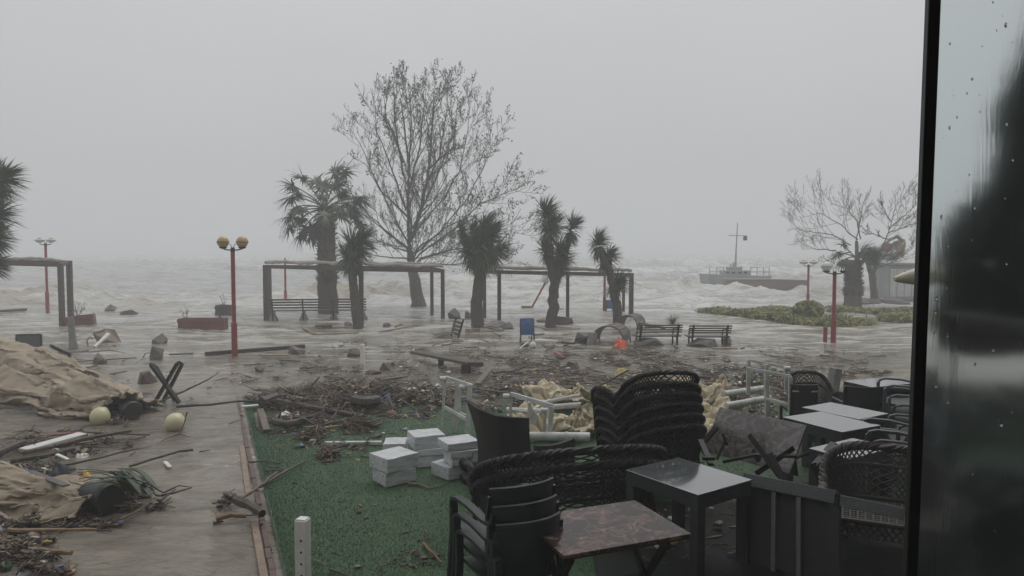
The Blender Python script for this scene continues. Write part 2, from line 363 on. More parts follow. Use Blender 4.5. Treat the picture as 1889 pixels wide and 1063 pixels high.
def sea_z(X, Y):
    amp = 0.02 + 0.30 * smooth(SHORE - 2, SHORE + 8, Y) + 0.55 * smooth(SHORE + 10, 75, Y) + 0.6 * smooth(80, 150, Y)
    wl = 4.5 + 0.12 * (Y - SHORE); ph = 2 * PI * np.log(1 + 0.12 * np.maximum(Y - SHORE, 0) / 4.5) / 0.12
    warp = 4.2 * fbm(X, Y * 0.7, 0.045, 3, 3) + 1.2 * fbm(X, Y, 0.22, 4, 2)
    c = 0.5 + 0.5 * np.sin(ph + 2 * PI * warp)
    crest = c ** 3.2
    env = smooth(0.30, 0.72, fbm(X, Y, 0.04, 8, 3))
    chop = fbm(X, Y, 0.5, 5, 4) - 0.5
    Z = amp * (crest * (0.25 + 1.0 * env) - 0.12) + chop * (0.08 + 0.55 * amp) + (fbm(X, Y, 1.7, 35, 3) - .5) * (.05 + .22 * amp)
    lump = smooth(.52, .70, fbm(X, Y * .8, 0.20, 33, 3)) * smooth(SHORE + 1.5, SHORE + 5, Y) * (1 - smooth(SHORE + 13, SHORE + 20, Y)); Z = Z + lump * (.05 + .75 * fbm(X, Y, 1.3, 34, 4) ** 1.5)
    foam = np.clip(crest * env * 1.5 + 0.5 * (1 - smooth(SHORE + 4, SHORE + 24, Y)) * smooth(SHORE - 1, SHORE + 5, Y), 0, 1) * smooth(SHORE - 3, SHORE + 2, Y)
    foam = np.clip(foam * (0.6 + 0.9 * fbm(X, Y, 0.35, 11, 4)), 0, 1)
    foam = np.clip(foam + .25 * lump, 0, 1); brown = np.clip((1 - smooth(SHORE + 8, SHORE + 30, Y)) * smooth(0.42, 0.62, fbm(X, Y, 0.10, 15, 3)) + .3 * lump, 0, 1)
    return Z - 0.03 * smooth(SHORE - 1, SHORE - 4, Y), np.stack([foam, brown, 0 * foam], -1)
yy = np.concatenate([np.linspace(SHORE - 4.5, 60, 200), np.geomspace(60.2, 140, 130), np.geomspace(141, 900, 60)])
grid_sheet('sea', yy, lambda y: 0.85 * y + 8, 330, sea_z, sea_mat, 'structure', 'rough grey brown storm sea breaking onto the shore')
def flood_z(X, Y):
    Z = (fbm(X * 0.6, Y * 1.4, 0.9, 21, 4) - 0.5) * (0.035 + 0.17 * smooth(14, 28, Y)) * (1 - .6 * smooth(KERB_A.x + 1, KERB_A.x + 5, X + 0.41 * (Y - KERB_A.y))) + (fbm(X, Y, 0.25, 22, 2) - .5) * 0.03 * smooth(12, 26, Y)
    Z = Z + (fbm(X * .7, Y * 1.6, 2.6, 27, 2) - .5) * .05 * smooth(15, 26, Y)
    foam = smooth(10, 26, Y) * (0.34 + 0.18 * smooth(.40, .68, fbm(X * 0.6, Y * 1.3, 1.3, 23, 4)))
    Z = Z + (fbm(X * .8, Y * 1.5, 3.2, 28, 3) - .5) * .035 * (1 - .75 * smooth(KERB_A.x + 1, KERB_A.x + 4, X + 0.41 * (Y - KERB_A.y))) * smooth(34, 12, Y)
    return Z, np.stack([foam, 0 * foam + 0.25, 0 * foam], -1)
grid_sheet('flood_water', np.concatenate([np.linspace(2.0, 12, 190), np.linspace(12.06, SHORE, 190)]), lambda y: 0.72 * y + 2.5, 420, flood_z, flood_mat, 'structure', 'shallow murky flood water covering the plaza')
paving_mat = mat('paving', (0.14, 0.12, 0.10), (0.20, 0.175, 0.15), 0.6, 1.2, 0.3, 12)
m = MB(); m.add([(-400, -50, -0.14), (400, -50, -0.14), (400, 28, -0.14), (-400, 28, -0.14), (400, 40, -3), (-400, 40, -3), (820, 950, -4), (-820, 950, -4)], [(0, 1, 2, 3), (3, 2, 4, 5), (5, 4, 6, 7)])
m.build('ground', paving_mat, None, False, kind='structure', label='paved plaza lying under the flood water')
# artificial turf
turf_mat = mat('artificial_turf', (0.030, 0.072, 0.028), (0.048, 0.102, 0.040), 0.7, 3.0, 0.5, 90)
nS, nT = 120, 90; vs = []; fs = []
for i in range(nS + 1):
    for j in range(nT + 1):
        s = i / nS; tt = (j / nT) ** 1.3
        p = KERB_B2.lerp(KERB_A, s) + kn * (0.05 + 17 * tt); vs.append((p.x, p.y, turf_z(p.x, p.y) - 0.01))
for i in range(nS):
    for j in range(nT):
        a = i * (nT + 1) + j; fs.append((a, a + 1, a + nT + 2, a + nT + 1))
turf = MB(); turf.add(vs, fs); turf.build('artificial_turf', turf_mat, None, True, kind='structure', label='green artificial turf carpet with a straight kerbed edge')
rs = np.random.RandomState(5)
N = 300000
s_ = rs.rand(N) ** 1.5; tt = rs.rand(N)
base = np.array(KERB_B2)[None] * (1 - s_[:, None] * 0.80) + np.array(KERB_A)[None] * (s_[:, None] * 0.80) + np.array(kn)[None] * (0.06 + (2.0 + 6.5 * tt * 1.0) * tt)[:, None]
keep = (base[:, 1] > 5.2)
base = base[keep]; N = len(base)
zz = np.array([turf_z(x, y) for x, y in base[:, :2]]) - 0.012
base[:, 2] = zz
ang = rs.rand(N) * 2 * PI; lean = 0.25 + 0.9 * rs.rand(N); hgt = 0.011 + 0.012 * rs.rand(N); wd = 0.0022 + 0.002 * rs.rand(N)
side = np.stack([np.cos(ang), np.sin(ang), 0 * ang], -1); ldir = np.stack([-np.sin(ang), np.cos(ang), 0 * ang], -1)
tip = base + ldir * (hgt * lean)[:, None] + np.array([0, 0, 1])[None] * hgt[:, None]
vv = np.stack([base - side * wd[:, None], base + side * wd[:, None], tip], 1).reshape(-1, 3)
g = rs.rand(N, 1); tint = (1 - g) * np.array([[0.030, 0.080, 0.033]]) + g * np.array([[0.072, 0.150, 0.068]])
silt = smooth(.5, .68, fbm(base[:, 0], base[:, 1], .55, 41, 4))[:, None] * .55; tint = tint * (1 - silt) + silt * np.array([[.062, .066, .044]])
pale = rs.rand(N) > 0.965; tint[pale] = np.array([0.13, 0.15, 0.08])
blade_mat = mat_attr('turf_blade', 0.55)
np_mesh('turf_grass', vv, np.arange(3 * N).reshape(-1, 3), blade_mat, np.repeat(tint, 3, 0), None, 'stuff', 'short green plastic blades of the artificial turf')
# kerb: timber boards along the turf edge
brick_mat = mat('kerb_red', (0.075, 0.045, 0.036), (0.13, 0.075, 0.06), 0.55, 18, 0.5, 50)
kerb_mat2 = mat('kerb_tan', (0.27, 0.195, 0.145), (0.19, 0.135, 0.10), 0.55, 8, 0.35, 40)
kerb = bpy.data.objects.new('kerb', None); COL.objects.link(kerb); kerb['kind'] = 'structure'; tag(kerb, 'timber and brick kerb along the edge of the turf')
LK = (KERB_B2 - KERB_A).length; pos = 0.0; k = 0; rr = random.Random(4)
while pos < LK:
    l = 0.235; a = KERB_A + kd * pos; b = KERB_A + kd * (pos + l - 0.012)
    off = kn * (-0.035 + rr.uniform(-.003, .003)); z = rr.uniform(0.006, 0.018) - .03 * min(1, max(0, (9.5 - pos) / 5))
    MB().beam(a + off + V((0, 0, z - .05)), b + off + V((0, 0, z - .05 + rr.uniform(-.004, .004))), 0.05, 0.12).build('brick', brick_mat, kerb, True, 0.005)
    pos += l; k += 1
KP = lambda y: (G(470, y) - KERB_A).dot(kd)
for y0, y1, o in ((822, 912, -.10), (963, 1075, -.105)):
    a0 = KP(y0); l = KP(y1) - a0
    a = KERB_A + kd * a0 + kn * o; b = KERB_A + kd * (a0 + l) + kn * (o + rr.uniform(-.02, .02))
    MB().beam(a + V((0, 0, -.03)), b + V((0, 0, -.025)), 0.065, 0.10).build('board', kerb_mat2, kerb, True, 0.006)

# ------------------------------------------------------------------ haze
hz = bpy.data.materials.new('haze'); hz.use_nodes = True; t = hz.node_tree; t.nodes.clear()
pv = t.nodes.new('ShaderNodeVolumePrincipled'); pv.inputs['Density'].default_value = 0.0073; pv.inputs['Color'].default_value = (0.94, 0.955, 0.97, 1); pv.inputs['Anisotropy'].default_value = 0.15
mo = t.nodes.new('ShaderNodeOutputMaterial'); t.links.new(pv.outputs[0], mo.inputs['Volume'])
MB().box((0, 470, 4.5), (1700, 1060, 22)).build('haze', hz, None, False, kind='stuff', label='pale rain haze over the whole shore')

# ------------------------------------------------------------------ the glazed terrace the photograph is taken from
wall_mat = mat('pale_render', (0.55, 0.54, 0.52), (0.45, 0.44, 0.42), 0.8, 3)
shade_canopy_mat = mat('shade_canopy', (0.05, 0.05, 0.05), (0.07, 0.068, 0.065), 0.8, 3)
frame_mat = mat('frame_black', (0.012, 0.012, 0.013), (0.018, 0.018, 0.02), 0.35, 8)
bld = thing('terrace_building', 'dark glazed terrace building with a roof and an added canopy for shade', 'building')
MB().box((0, -1.4, 4.65), (24, 6.2, 0.3)).build('roof', wall_mat, bld, False)
MB().box((6.6, 4.9, 5.42), (10.8, 4.7, 0.2)).build('canopy', shade_canopy_mat, bld, False)  # added out of view to shade the furniture on the right
for xx in (1.4, 11.8): MB().box((xx, 2.7, 5.05), (.1, .1, .6)).build('shade_canopy_hanger', wall_mat, bld, False)
MB().box((0, -4.0, 2.8), (24, 0.3, 5.6)).build('wall', wall_mat, bld, False)
MB().box((-11.9, -1.4, 2.8), (0.2, 4.8, 5.6)).build('wall', wall_mat, bld, False)
MB().box((11.9, -1.4, 2.8), (0.2, 4.8, 5.6)).build('wall', wall_mat, bld, False)
MB().box((0, -1.4, 0.52), (23.4, 4.8, 1.0)).build('floor_slab', wall_mat, bld, False)
PX = 1.2
p0, p1 = AT(1717, 0, PX), AT(1676, 1063, PX)
xm = (p0.x + p1.x) / 2 - 0.001; mw = 22 * PX / FOC
door = thing('glass_door', 'tall glass door panel with a slim black frame, wet with rain', 'door', (xm - .013, PX, 1.02), rot=(0, R(.65), 0))
MB().box((0, 0, 1.8), (mw, 0.014, 3.6)).build('stile', frame_mat, door, True, 0.002)
MB().box((1.2, 0, 1.8), (mw, 0.05, 3.6)).build('stile', frame_mat, door, True, 0.002)
MB().box((0.6, 0, 0.03), (1.2 - mw, 0.05, 0.06)).build('rail', frame_mat, door, True, 0.002)
MB().box((0.6, 0, 3.57), (1.2 - mw, 0.05, 0.06)).build('rail', frame_mat, door, True, 0.002)
wg = bpy.data.materials.new('wet_glass'); wg.use_nodes = True; t = wg.node_tree; b = t.nodes['Principled BSDF']
b.inputs['Base Color'].default_value = (0.80, 0.86, 0.86, 1); b.inputs['Transmission Weight'].default_value = 1; b.inputs['IOR'].default_value = 1.3; b.inputs['Roughness'].default_value = 0.11
co = t.nodes.new('ShaderNodeTexCoord'); mp = t.nodes.new('ShaderNodeMapping'); mp.inputs['Scale'].default_value = (17, 1, 2.6); t.links.new(co.outputs['Object'], mp.inputs[0])
n1 = t.nodes.new('ShaderNodeTexNoise'); n1.inputs['Scale'].default_value = 1.0; n1.inputs['Detail'].default_value = 4; n1.inputs['Distortion'].default_value = 0.5; t.links.new(mp.outputs[0], n1.inputs['Vector'])
bp = t.nodes.new('ShaderNodeBump'); bp.inputs['Strength'].default_value = 0.16; bp.inputs['Distance'].default_value = 0.004; t.links.new(n1.outputs[0], bp.inputs['Height']); t.links.new(bp.outputs[0], b.inputs['Normal'])
MB().box((0.6, 0, 1.8), (1.2 - mw, 0.006, 3.48)).build('pane', wg, door, False)
wd_ = bpy.data.materials.new('water_drop'); wd_.use_nodes = True; b = wd_.node_tree.nodes['Principled BSDF']; b.inputs['Transmission Weight'].default_value = 1; b.inputs['IOR'].default_value = 1.33; b.inputs['Roughness'].default_value = 0.02
rd = random.Random(9); D_ = MB()
for k in range(240):
    x, z, s = rd.uniform(.02, .34), rd.uniform(.7, 2.25), .0007 + .0020 * rd.random() ** 3
    D_.ball((x, -.0034, z), (s, s * .6, s * rd.uniform(1.0, 1.9)), 7, 4)
D_.build('rain_drops', wd_, door, True, sharp=90, kind='stuff')
# ------------------------------------------------------------------ vegetation
def branch(mb, leaves, p, d, L, r, lvl, rng, upb=0.25, wind=(0.12, 0, 0), leafp=0.0, kids=(7, 6, 4), minr=0.006):
    n = 6 if lvl < 2 else 4
    pts = [V(p)]; d = V(d).normalized(); cur = V(p)
    for i in range(n):
        d = (d + V((rng.uniform(-.16, .16), rng.uniform(-.16, .16), rng.uniform(-.12, .12) + upb * .18)) + V(wind) * 0.1).normalized()
        cur = cur + d * (L / n); pts.append(cur.copy())
    rs = [max(minr, r * (1 - 0.75 * i / n)) for i in range(n + 1)]
    mb.tube(pts, rs, (5, 4, 3, 3)[min(lvl, 3)], False)
    if lvl >= len(kids):
        if leafp:
            for q in pts[1:]:
                if rng.random() < leafp: leaves.append(q + V((rng.gauss(0, .06), rng.gauss(0, .06), rng.gauss(-.03, .06))))
        return
    k = kids[lvl]
    kids_from(mb, leaves, pts, rs, L, lvl, k, rng, upb, wind, leafp, kids, minr)
def kids_from(mb, leaves, pts, rs, L, lvl, k, rng, upb, wind, leafp, kids, minr, lo=0.22):
    n = len(pts) - 1
    for j in range(k):
        f = lo + (1 - lo) * (j + rng.random()) / k; x = min(f * n, n - 0.001); i = int(x)
        q = pts[i].lerp(pts[i + 1], x - i); dd = (pts[i + 1] - pts[i]).normalized()
        a = rng.uniform(0, 2 * PI); side = dd.cross(V((math.cos(a), math.sin(a), 0.2)))
        if side.length < 1e-3: continue
        side.normalize()
        nd = (dd * math.cos(R(38)) + side * math.sin(R(rng.uniform(25, 50))) + V((0, 0, 0.15 * upb))).normalized()
        branch(mb, leaves, q, nd, L * rng.uniform(.34, .55) * (1.1 - .45 * f), rs[i] * .45, lvl + 1, rng, upb, wind, leafp, kids, minr)
def limb_pts(px_pts, Y, rng, spread):
    out = []; dz = rng.uniform(-spread, spread); n = len(px_pts)
    for i, (x, y) in enumerate(px_pts):
        out.append(AT(x, y, Y + dz * (i / max(1, n - 1))))
    # resample smoothly
    res = []
    for i in range(n - 1):
        for k in range(4):
            res.append(out[i].lerp(out[i + 1], k / 4) + V((rng.gauss(0, .02), rng.gauss(0, .02), rng.gauss(0, .02))))
    res.append(out[-1]); return res
def leaf_obj(pts, size, rng, name, m, parent):
    vs = []; fs = []
    for p in pts:
        a = V((rng.gauss(0, 1), rng.gauss(0, 1), rng.gauss(0, 1))).normalized(); b = a.cross(V((rng.gauss(0, 1), rng.gauss(0, 1), rng.gauss(0, 1)))).normalized()
        s = size * rng.uniform(.6, 1.3); o = len(vs)
        vs += [p - a * s, p + b * s * .6, p + a * s, p - b * s * .6]; fs.append((o, o + 1, o + 2, o + 3))
    return MB().add(vs, fs).build(name, m, parent, False)
def framed_tree(name, label, Y, trunk, limbs, r0, rl, leafp, kids, seed, group=None, spread=2.6, twr=0.011, leafsize=.075, leafbias=None, lead=0, tfix=None, sub=.62):
    rng = random.Random(seed)
    tp = limb_pts(trunk, Y, rng, 0)
    root = thing(name, label, 'tree', tp[0], group=group); off = -tp[0]
    M_ = MB(); n = len(tp) - 1; M_.tube([p + off for p in tp], [r0 * (1.25 if i == 0 else 1) * (1 - .62 * i / n) for i in range(n + 1)], 10, True)
    M_.build('trunk', bark, root)
    C_ = MB(); leaves = []
    for li, L in enumerate(limbs):
        if li >= lead and L[0][1] > 420 and tfix: L = [tfix(L[0])] + L
        pts = [p + off for p in limb_pts(L, Y, rng, 0.3 if li < lead else spread)]; ln = sum((pts[i + 1] - pts[i]).length for i in range(len(pts) - 1)); n = len(pts) - 1
        r_ = rl * (1.9 if li < lead else 1); rs = [max(twr, r_ * (1 - .85 * i / n)) for i in range(n + 1)]
        C_.tube(pts, rs, 6, False)
        lp = leafp
        if leafbias: lp = leafp * leafbias(L[-1][0])
        kids_from(C_, leaves, pts, rs, ln * sub, 0, max(8, int(ln * 2.7)), rng, .5, (.12, 0, 0), lp, kids, twr, .12)
    C_.build('crown', twig_bark, root)
    if leaves: leaf_obj(leaves, leafsize, rng, 'leaf_clump', tree_leaf, root)
    return root
plane_limbs = [
    [(757, 475), (754, 440), (752, 360), (757, 260), (757, 195)], [(757, 445), (775, 395), (790, 320), (798, 230), (800, 168)],
    [(752, 444), (732, 410), (686, 320), (668, 271), (645, 236)], [(750, 459), (694, 410), (656, 368), (640, 340)],
    [(750, 477), (698, 474), (678, 466)], [(749, 387), (724, 316), (694, 240), (690, 180)],
    [(754, 316), (747, 240), (739, 184), (750, 145)], [(743, 323), (728, 222), (726, 150)],
    [(765, 428), (811, 376), (848, 316), (862, 240), (868, 195)], [(769, 466), (811, 428), (860, 368), (893, 305), (908, 262)],
    [(773, 470), (841, 421), (886, 376), (931, 357), (955, 347)], [(777, 477), (826, 462), (886, 455), (931, 429), (960, 416)],
    [(780, 485), (833, 489), (900, 488), (945, 467)], [(780, 353), (811, 286), (824, 210), (826, 150)],
    [(788, 316), (836, 271), (846, 185)], [(752, 455), (715, 430), (670, 395), (648, 380)], [(754, 465), (720, 455), (690, 440), (670, 430)], [(775, 455), (830, 415), (870, 400), (902, 387)], [(754, 350), (775, 270), (782, 200), (780, 160)], [(745, 300), (712, 215), (707, 175)], [(752, 400), (700, 350), (672, 300)], [(762, 420), (800, 340), (838, 240)]]
framed_tree('plane_tree', 'tall bare plane tree keeping a few withered leaves, behind the middle pergola', 34.2, [(774, 568), (765, 520), (759, 490), (757, 462)], plane_limbs, .33, .052, .26, (6, 5, 4), 11, lead=2, twr=.0078, sub=.70, tfix=lambda q: (759 + max(0, (q[1] + 14 - 490)) * .1, q[1] + 16),
            leafbias=lambda x: 0.55 if x < 720 else (1.6 if x > 900 else 1.0), leafsize=.052)
bareA = [[(1581, 442), (1551, 415), (1515, 394), (1480, 400)], [(1587, 442), (1581, 409), (1563, 385), (1532, 376)], [(1569, 451), (1536, 433), (1491, 427), (1460, 420)],
         [(1542, 463), (1506, 460), (1476, 450)], [(1580, 450), (1588, 400), (1592, 372)], [(1570, 465), (1545, 470), (1520, 486)]]
framed_tree('bare_tree', 'leafless spreading tree behind the shaggy palm trunk', 37.5, [(1577, 556), (1579, 500), (1580, 445)], bareA, .2, .034, 0, (6, 5, 3), 5, spread=2.2, twr=.0065, sub=1.05)
bareB = [[(1629, 454), (1638, 430), (1644, 409), (1653, 379), (1668, 366)], [(1638, 430), (1665, 420), (1690, 410)], [(1644, 409), (1632, 390), (1625, 372)], [(1614, 496), (1641, 487), (1671, 469), (1692, 450)], [(1636, 440), (1612, 432), (1600, 424)], [(1640, 425), (1672, 395), (1690, 372)]]
framed_tree('bare_tree', 'leafless forked tree with a slim pale trunk next to the black door frame', 36.0, [(1613, 555), (1611, 520), (1612, 497), (1629, 454)], bareB, .19, .032, 0, (6, 5, 3), 6, spread=2.0, twr=.0065, sub=1.0)

def blades(mb, c, axis, n, L, w, rng, spread=(0.2, 1.5), droop=.35, wind=V((.25, 0, 0)), segs=3):
    """sword leaves round an axis"""
    axis = V(axis).normalized(); u = axis.orthogonal().normalized(); v = axis.cross(u)
    for k in range(n):
        a = rng.uniform(0, 2 * PI); s = rng.uniform(*spread)
        d = axis * math.cos(s) + (u * math.cos(a) + v * math.sin(a)) * math.sin(s)
        l = L * rng.uniform(.7, 1.1); p = V(c) + axis * rng.uniform(-.18, .12) * L; vs = []; side = d.cross(V((rng.gauss(0, .3), rng.gauss(0, .3), 1)))
        if side.length < 1e-3: continue
        side.normalize(); dd = d.copy()
        for i in range(segs + 1):
            f = i / segs; ww = w * (1 - f) ** .7 * (1 if i else .7)
            vs += [p - side * ww / 2, p + side * ww / 2] if i < segs else [p]
            dd = (dd + V((0, 0, -droop / segs)) + wind / segs).normalized(); p = p + dd * (l / segs)
        o = len(mb.v); fs = [(2 * i, 2 * i + 1, 2 * i + 3, 2 * i + 2) for i in range(segs - 1)] + [(2 * segs - 2, 2 * segs - 1, 2 * segs)]
        mb.add(vs, fs)
def yucca(label, base_px, Y, stems, heads, seed, group='windblown yuccas along the shore', rt=.13):
    """stems: lists of px points; heads: (px,py, axis, size m, leaves, dry)"""
    rng = random.Random(seed); b = G(*base_px) if Y is None else AT(*base_px, Y); Y = b.y
    root = thing('yucca_tree', label, 'tree', b, group=group)
    T = MB()
    for i, st in enumerate(stems):
        pts = [p - b for p in limb_pts(st, Y, rng, .15)]; n = len(pts) - 1
        r = rt if i == 0 else rt * .62
        T.tube(pts, [r * (1.15 - .35 * k / n) for k in range(n + 1)], 9)
    T.build('trunk', palm_bark, root)
    C_ = MB(); D_ = MB()
    for hx, hy, ax, size, nl, dry in heads:
        c = AT(hx, hy, Y + rng.uniform(-.2, .2)) - b
        blades(C_, c, ax, int(nl * 1.5), size, .062, rng, (0.05, 1.85), .5, V((.58, 0, .08)))
        blades(C_, c - V(ax) * size * .35, ax, nl, size * .9, .06, rng, (1.0, 2.5), 1.0, V((.38, 0, 0)))
        if dry: blades(D_, c - V(ax) * size * .5, ax, dry, size * .75, .04, rng, (1.8, 2.9), .9, V((.05, 0, 0)))
    C_.build('crown', yucca_green, root, False)
    if D_.v: D_.build('dry_leaves', yucca_dry, root, False)
    return root
U = (0, 0, 1)
yucca('single stemmed yucca with a drooping mop crown by the long bench', (660, 606), None, [[(660, 607), (655, 560), (651, 510), (655, 475)]], [(652, 455, (.1, 0, 1), .95, 190, 60), (668, 445, (.5, 0, .9), .7, 80, 0), (640, 475, (-.4, 0, .9), .7, 90, 40)], 1, rt=.15)
yucca('broad mop headed yucca between the two pergolas', (880, 604), None, [[(880, 605), (880, 560), (884, 510), (888, 470)], [(884, 500), (865, 455), (852, 420)]],
      [(886, 450, (.05, 0, 1), 1.0, 200, 90), (905, 435, (.4, 0, 1), .8, 110, 20), (893, 418, (.2, 0, 1), .75, 90, 0), (862, 460, (-.5, 0, .8), .8, 110, 50), (918, 462, (.7, 0, .6), .75, 100, 30), (849, 420, (-.15, 0, 1), .42, 26, 0), (873, 425, (-.1, 0, 1), .6, 60, 0)], 2, rt=.2)
yucca('three headed yucca standing tallest, in front of the second pergola', (1016, 602), None, [[(1016, 603), (1020, 555), (1022, 520), (1012, 470), (1010, 430)], [(1023, 530), (1036, 490), (1050, 440)], [(1022, 510), (1030, 490), (1034, 480)]],
      [(1008, 395, (-.35, 0, 1), .72, 130, 20), (1018, 415, (.35, 0, .8), .72, 120, 40), (1056, 418, (.25, 0, 1), .6, 110, 20), (1007, 462, (-.45, 0, .9), .6, 90, 30), (1034, 465, (.2, 0, 1), .75, 120, 40), (1030, 490, (.4, 0, .5), .7, 110, 40)], 3, rt=.17)
yucca('leaning yucca with three stepped leaf heads at the end of the second pergola', (1139, 600), None, [[(1139, 602), (1137, 560), (1130, 525), (1120, 490), (1106, 460)], [(1122, 490), (1128, 478)], [(1136, 545), (1146, 525)]],
      [(1103, 447, (-.1, 0, 1), .62, 120, 30), (1124, 472, (.6, 0, .9), .6, 100, 20), (1140, 522, (.5, 0, .6), .62, 110, 20)], 4, rt=.15)
yucca('dark shaggy yucca cut off by the edge of the view, over the left pergola', (-55, 640), None, [[(-55, 640), (-45, 540), (-30, 440), (-20, 380)], [(-40, 500), (-20, 440)]],
      [(-10, 345, (.3, 0, 1), .85, 170, 40), (5, 330, (.7, 0, .8), .72, 130, 30), (-12, 400, (.7, 0, .3), .8, 150, 60), (-15, 440, (.8, 0, .1), .7, 120, 60), (-15, 490, (.6, 0, .3), .65, 120, 50), (-40, 330, (0, 0, 1), .9, 140, 20)], 7, rt=.22)
# fan palm
def fan_palm(label, base_px, px_trunk, crown_px, fronds, seed, r, petiole, fanr, wind=(.2, 0, 0), shag=300):
    rng = random.Random(seed); b = G(*base_px); Y = b.y
    root = thing('fan_palm', label, 'tree', b, group='fan palms on the shore')
    pts = [p - b for p in limb_pts(px_trunk, Y, rng, 0)]; n = len(pts) - 1
    MB().tube(pts, [r * (1.2 - .3 * k / n) for k in range(n + 1)], 12).build('trunk', palm_bark, root)
    S = MB()
    for k in range(shag):   # stubs of old leaf bases
        f = rng.uniform(.28, 1); x = f * n; i = min(int(x), n - 1); q = pts[i].lerp(pts[i + 1], x - i); a = rng.uniform(0, 2 * PI); dr = V((math.cos(a), math.sin(a), 0)); rr_ = r * (1.2 - .3 * f)
        S.beam(q + dr * rr_ * .85, q + dr * (rr_ + rng.uniform(.05, .16)) + V((0, 0, rng.uniform(.02, .14))), .09, .03, taper=.5)
    S.build('leaf_stub', palm_bark, root, False)['kind'] = 'stuff'
    c = AT(*crown_px, Y) - b
    P = MB(); F = MB()
    for ax, az, L, fr in fronds:
        a = R(ax); e = R(az); d = V((math.cos(a) * math.cos(e), math.sin(a) * math.cos(e), math.sin(e))); p = c.copy(); pp = [p.copy()]
        for i in range(5):
            d = (d + V((0, 0, -.13)) + V(wind) * .25).normalized(); p = p + d * (L * petiole / 5); pp.append(p.copy())
        P.tube(pp, [.03, .028, .026, .024, .02, .018], 4)
        ud = d; side = d.cross(V((0, 0, 1))).normalized(); nrm = side.cross(d)
        for k in range(44):
            th = R(-125 + 250 * k / 33 + rng.uniform(-3, 3)); bl = fanr * fr * (1 - .3 * abs(th) / 2) * rng.uniform(.85, 1.1)
            dd = (ud * math.cos(th) + side * math.sin(th) + nrm * rng.uniform(-.55, .45)).normalized(); q = p.copy(); vs = []
            w = dd.cross(nrm).normalized(); 
            for i in range(4):
                f = i / 3; ww = .066 * (1 - f) * (.6 if i == 0 else 1) + .004
                vs += [q - w * ww, q + w * ww] if i < 3 else [q]
                dd = (dd + V((0, 0, -.36 * (f + .2))) + V(wind) * .4).normalized(); q = q + dd * bl / 3
            F.add(vs, [(0, 1, 3, 2), (2, 3, 5, 4), (4, 5, 6)])
    P.build('petiole', palm_green, root, False); F.build('crown', palm_green, root, False)
    return root
frs = []
rg = random.Random(8)
for k in range(24): frs.append((rg.uniform(0, 360), rg.uniform(-30, 75), rg.uniform(.75, 1.1), rg.uniform(.85, 1.15)))
frs += [(180, 10, 1.0, 1.1), (170, 35, 1.05, 1.2), (185, 60, 1, 1.1), (10, 40, 1.0, 1), (200, -25, 1, 1), (190, -5, 1.1, 1), (95, 80, 1.1, 1.1), (60, 75, 1.2, 1.1)]
fan_palm('tall fan palm with a thick trunk standing behind the long bench', (605, 578), [(606, 580), (604, 530), (603, 480), (602, 420), (600, 385)], (600, 385), frs, 9, .36, 1.5, .86)
frs2 = [(rg.uniform(-60, 60), rg.uniform(0, 60), rg.uniform(.7, 1.0), 1) for k in range(18)] + [(180, 25, 1.0, .9), (170, 45, .9, .9), (190, 5, .9, .8)]
fan_palm('shaggy stout palm with its fronds blown sideways, right of the two red lamps', (1572, 566), [(1572, 568), (1574, 530), (1576, 480)], (1577, 474), frs2, 10, .34, .8, .74, wind=(.55, 0, .05), shag=420)
# windblown round crown on a slim trunk
rng = random.Random(31); b0 = G(1611, 558); root = thing('windswept_tree', 'small windswept evergreen with a flat crown streaming sideways, in front of the bare trees', 'tree', b0)
MB().tube([p - b0 for p in limb_pts([(1612, 558), (1610, 525), (1606, 500), (1600, 480)], b0.y - .3, rng, 0)], .13, 8).build('trunk', bark, root)
C_ = MB()
for hx, hy, n in ((1600, 474, 120), (1614, 470, 140), (1630, 474, 140), (1590, 462, 90), (1645, 478, 90), (1612, 486, 90), (1655, 470, 50)):
    blades(C_, AT(hx, hy, b0.y - .3 + rng.uniform(-.4, .4)) - b0, (.6, 0, .5), n, .75, .035, rng, (.1, 1.5), .25, V((.9, 0, 0)))
C_.build('crown', palm_green, root, False)
# hedges
def hedge(label, pts_px, w, h, n, seed, loop=False, group='low hedges standing in the flood'):
    rng = random.Random(seed); P = [G(*p) for p in pts_px]; b = P[0]; vs = []; fs = []; S = MB()
    seg = [(P[i], P[i + 1], (P[i + 1] - P[i]).length) for i in range(len(P) - 1)]; tot = sum(s[2] for s in seg)
    for k in range(n):
        x = rng.uniform(0, tot)
        for a, c, l in seg:
            if x <= l: break
            x -= l
        q = a.lerp(c, min(x / l, 1)); hh = h * (.75 + .5 * noise.noise(q * 1.3))
        a1 = rng.uniform(0, PI); rad = (rng.random() ** .4)
        p = q + V((rng.uniform(-w, w), math.cos(a1) * rad * w, abs(math.sin(a1)) * rad * hh))
        a = V((rng.gauss(0, 1), rng.gauss(0, 1), rng.gauss(.5, 1))).normalized(); bb = a.orthogonal().normalized(); s = rng.uniform(.045, .10); o = len(vs)
        vs += [p - a * s - b, p + bb * s * .55 - b, p + a * s - b, p - bb * s * .55 - b]; fs.append((o, o + 1, o + 2, o + 3))
    root = thing('hedge', label, 'hedge', b, group=group)
    MB().add(vs, fs).build('foliage', hedge_green, root, False)
    for k in range(int(tot * 3)):
        f = rng.random() * tot
        for a, c, l in seg:
            if f <= l: break
            f -= l
        q = a.lerp(c, min(f / l, 1)) - b + V((0, rng.uniform(-.3, .3) * w, 0)); S.beam(q + V((0, 0, -.1)), q + V((rng.uniform(-.1, .1), 0, h * .8)), .02, .02)
    S.build('stems', twig_bark, root, False, kind='stuff')
hedge('front clipped hedge, a long low row curving past the red bollard', [(1297, 577), (1340, 581), (1385, 586), (1430, 591), (1470, 599), (1530, 602), (1600, 598)], .32, .40, 7500, 1)
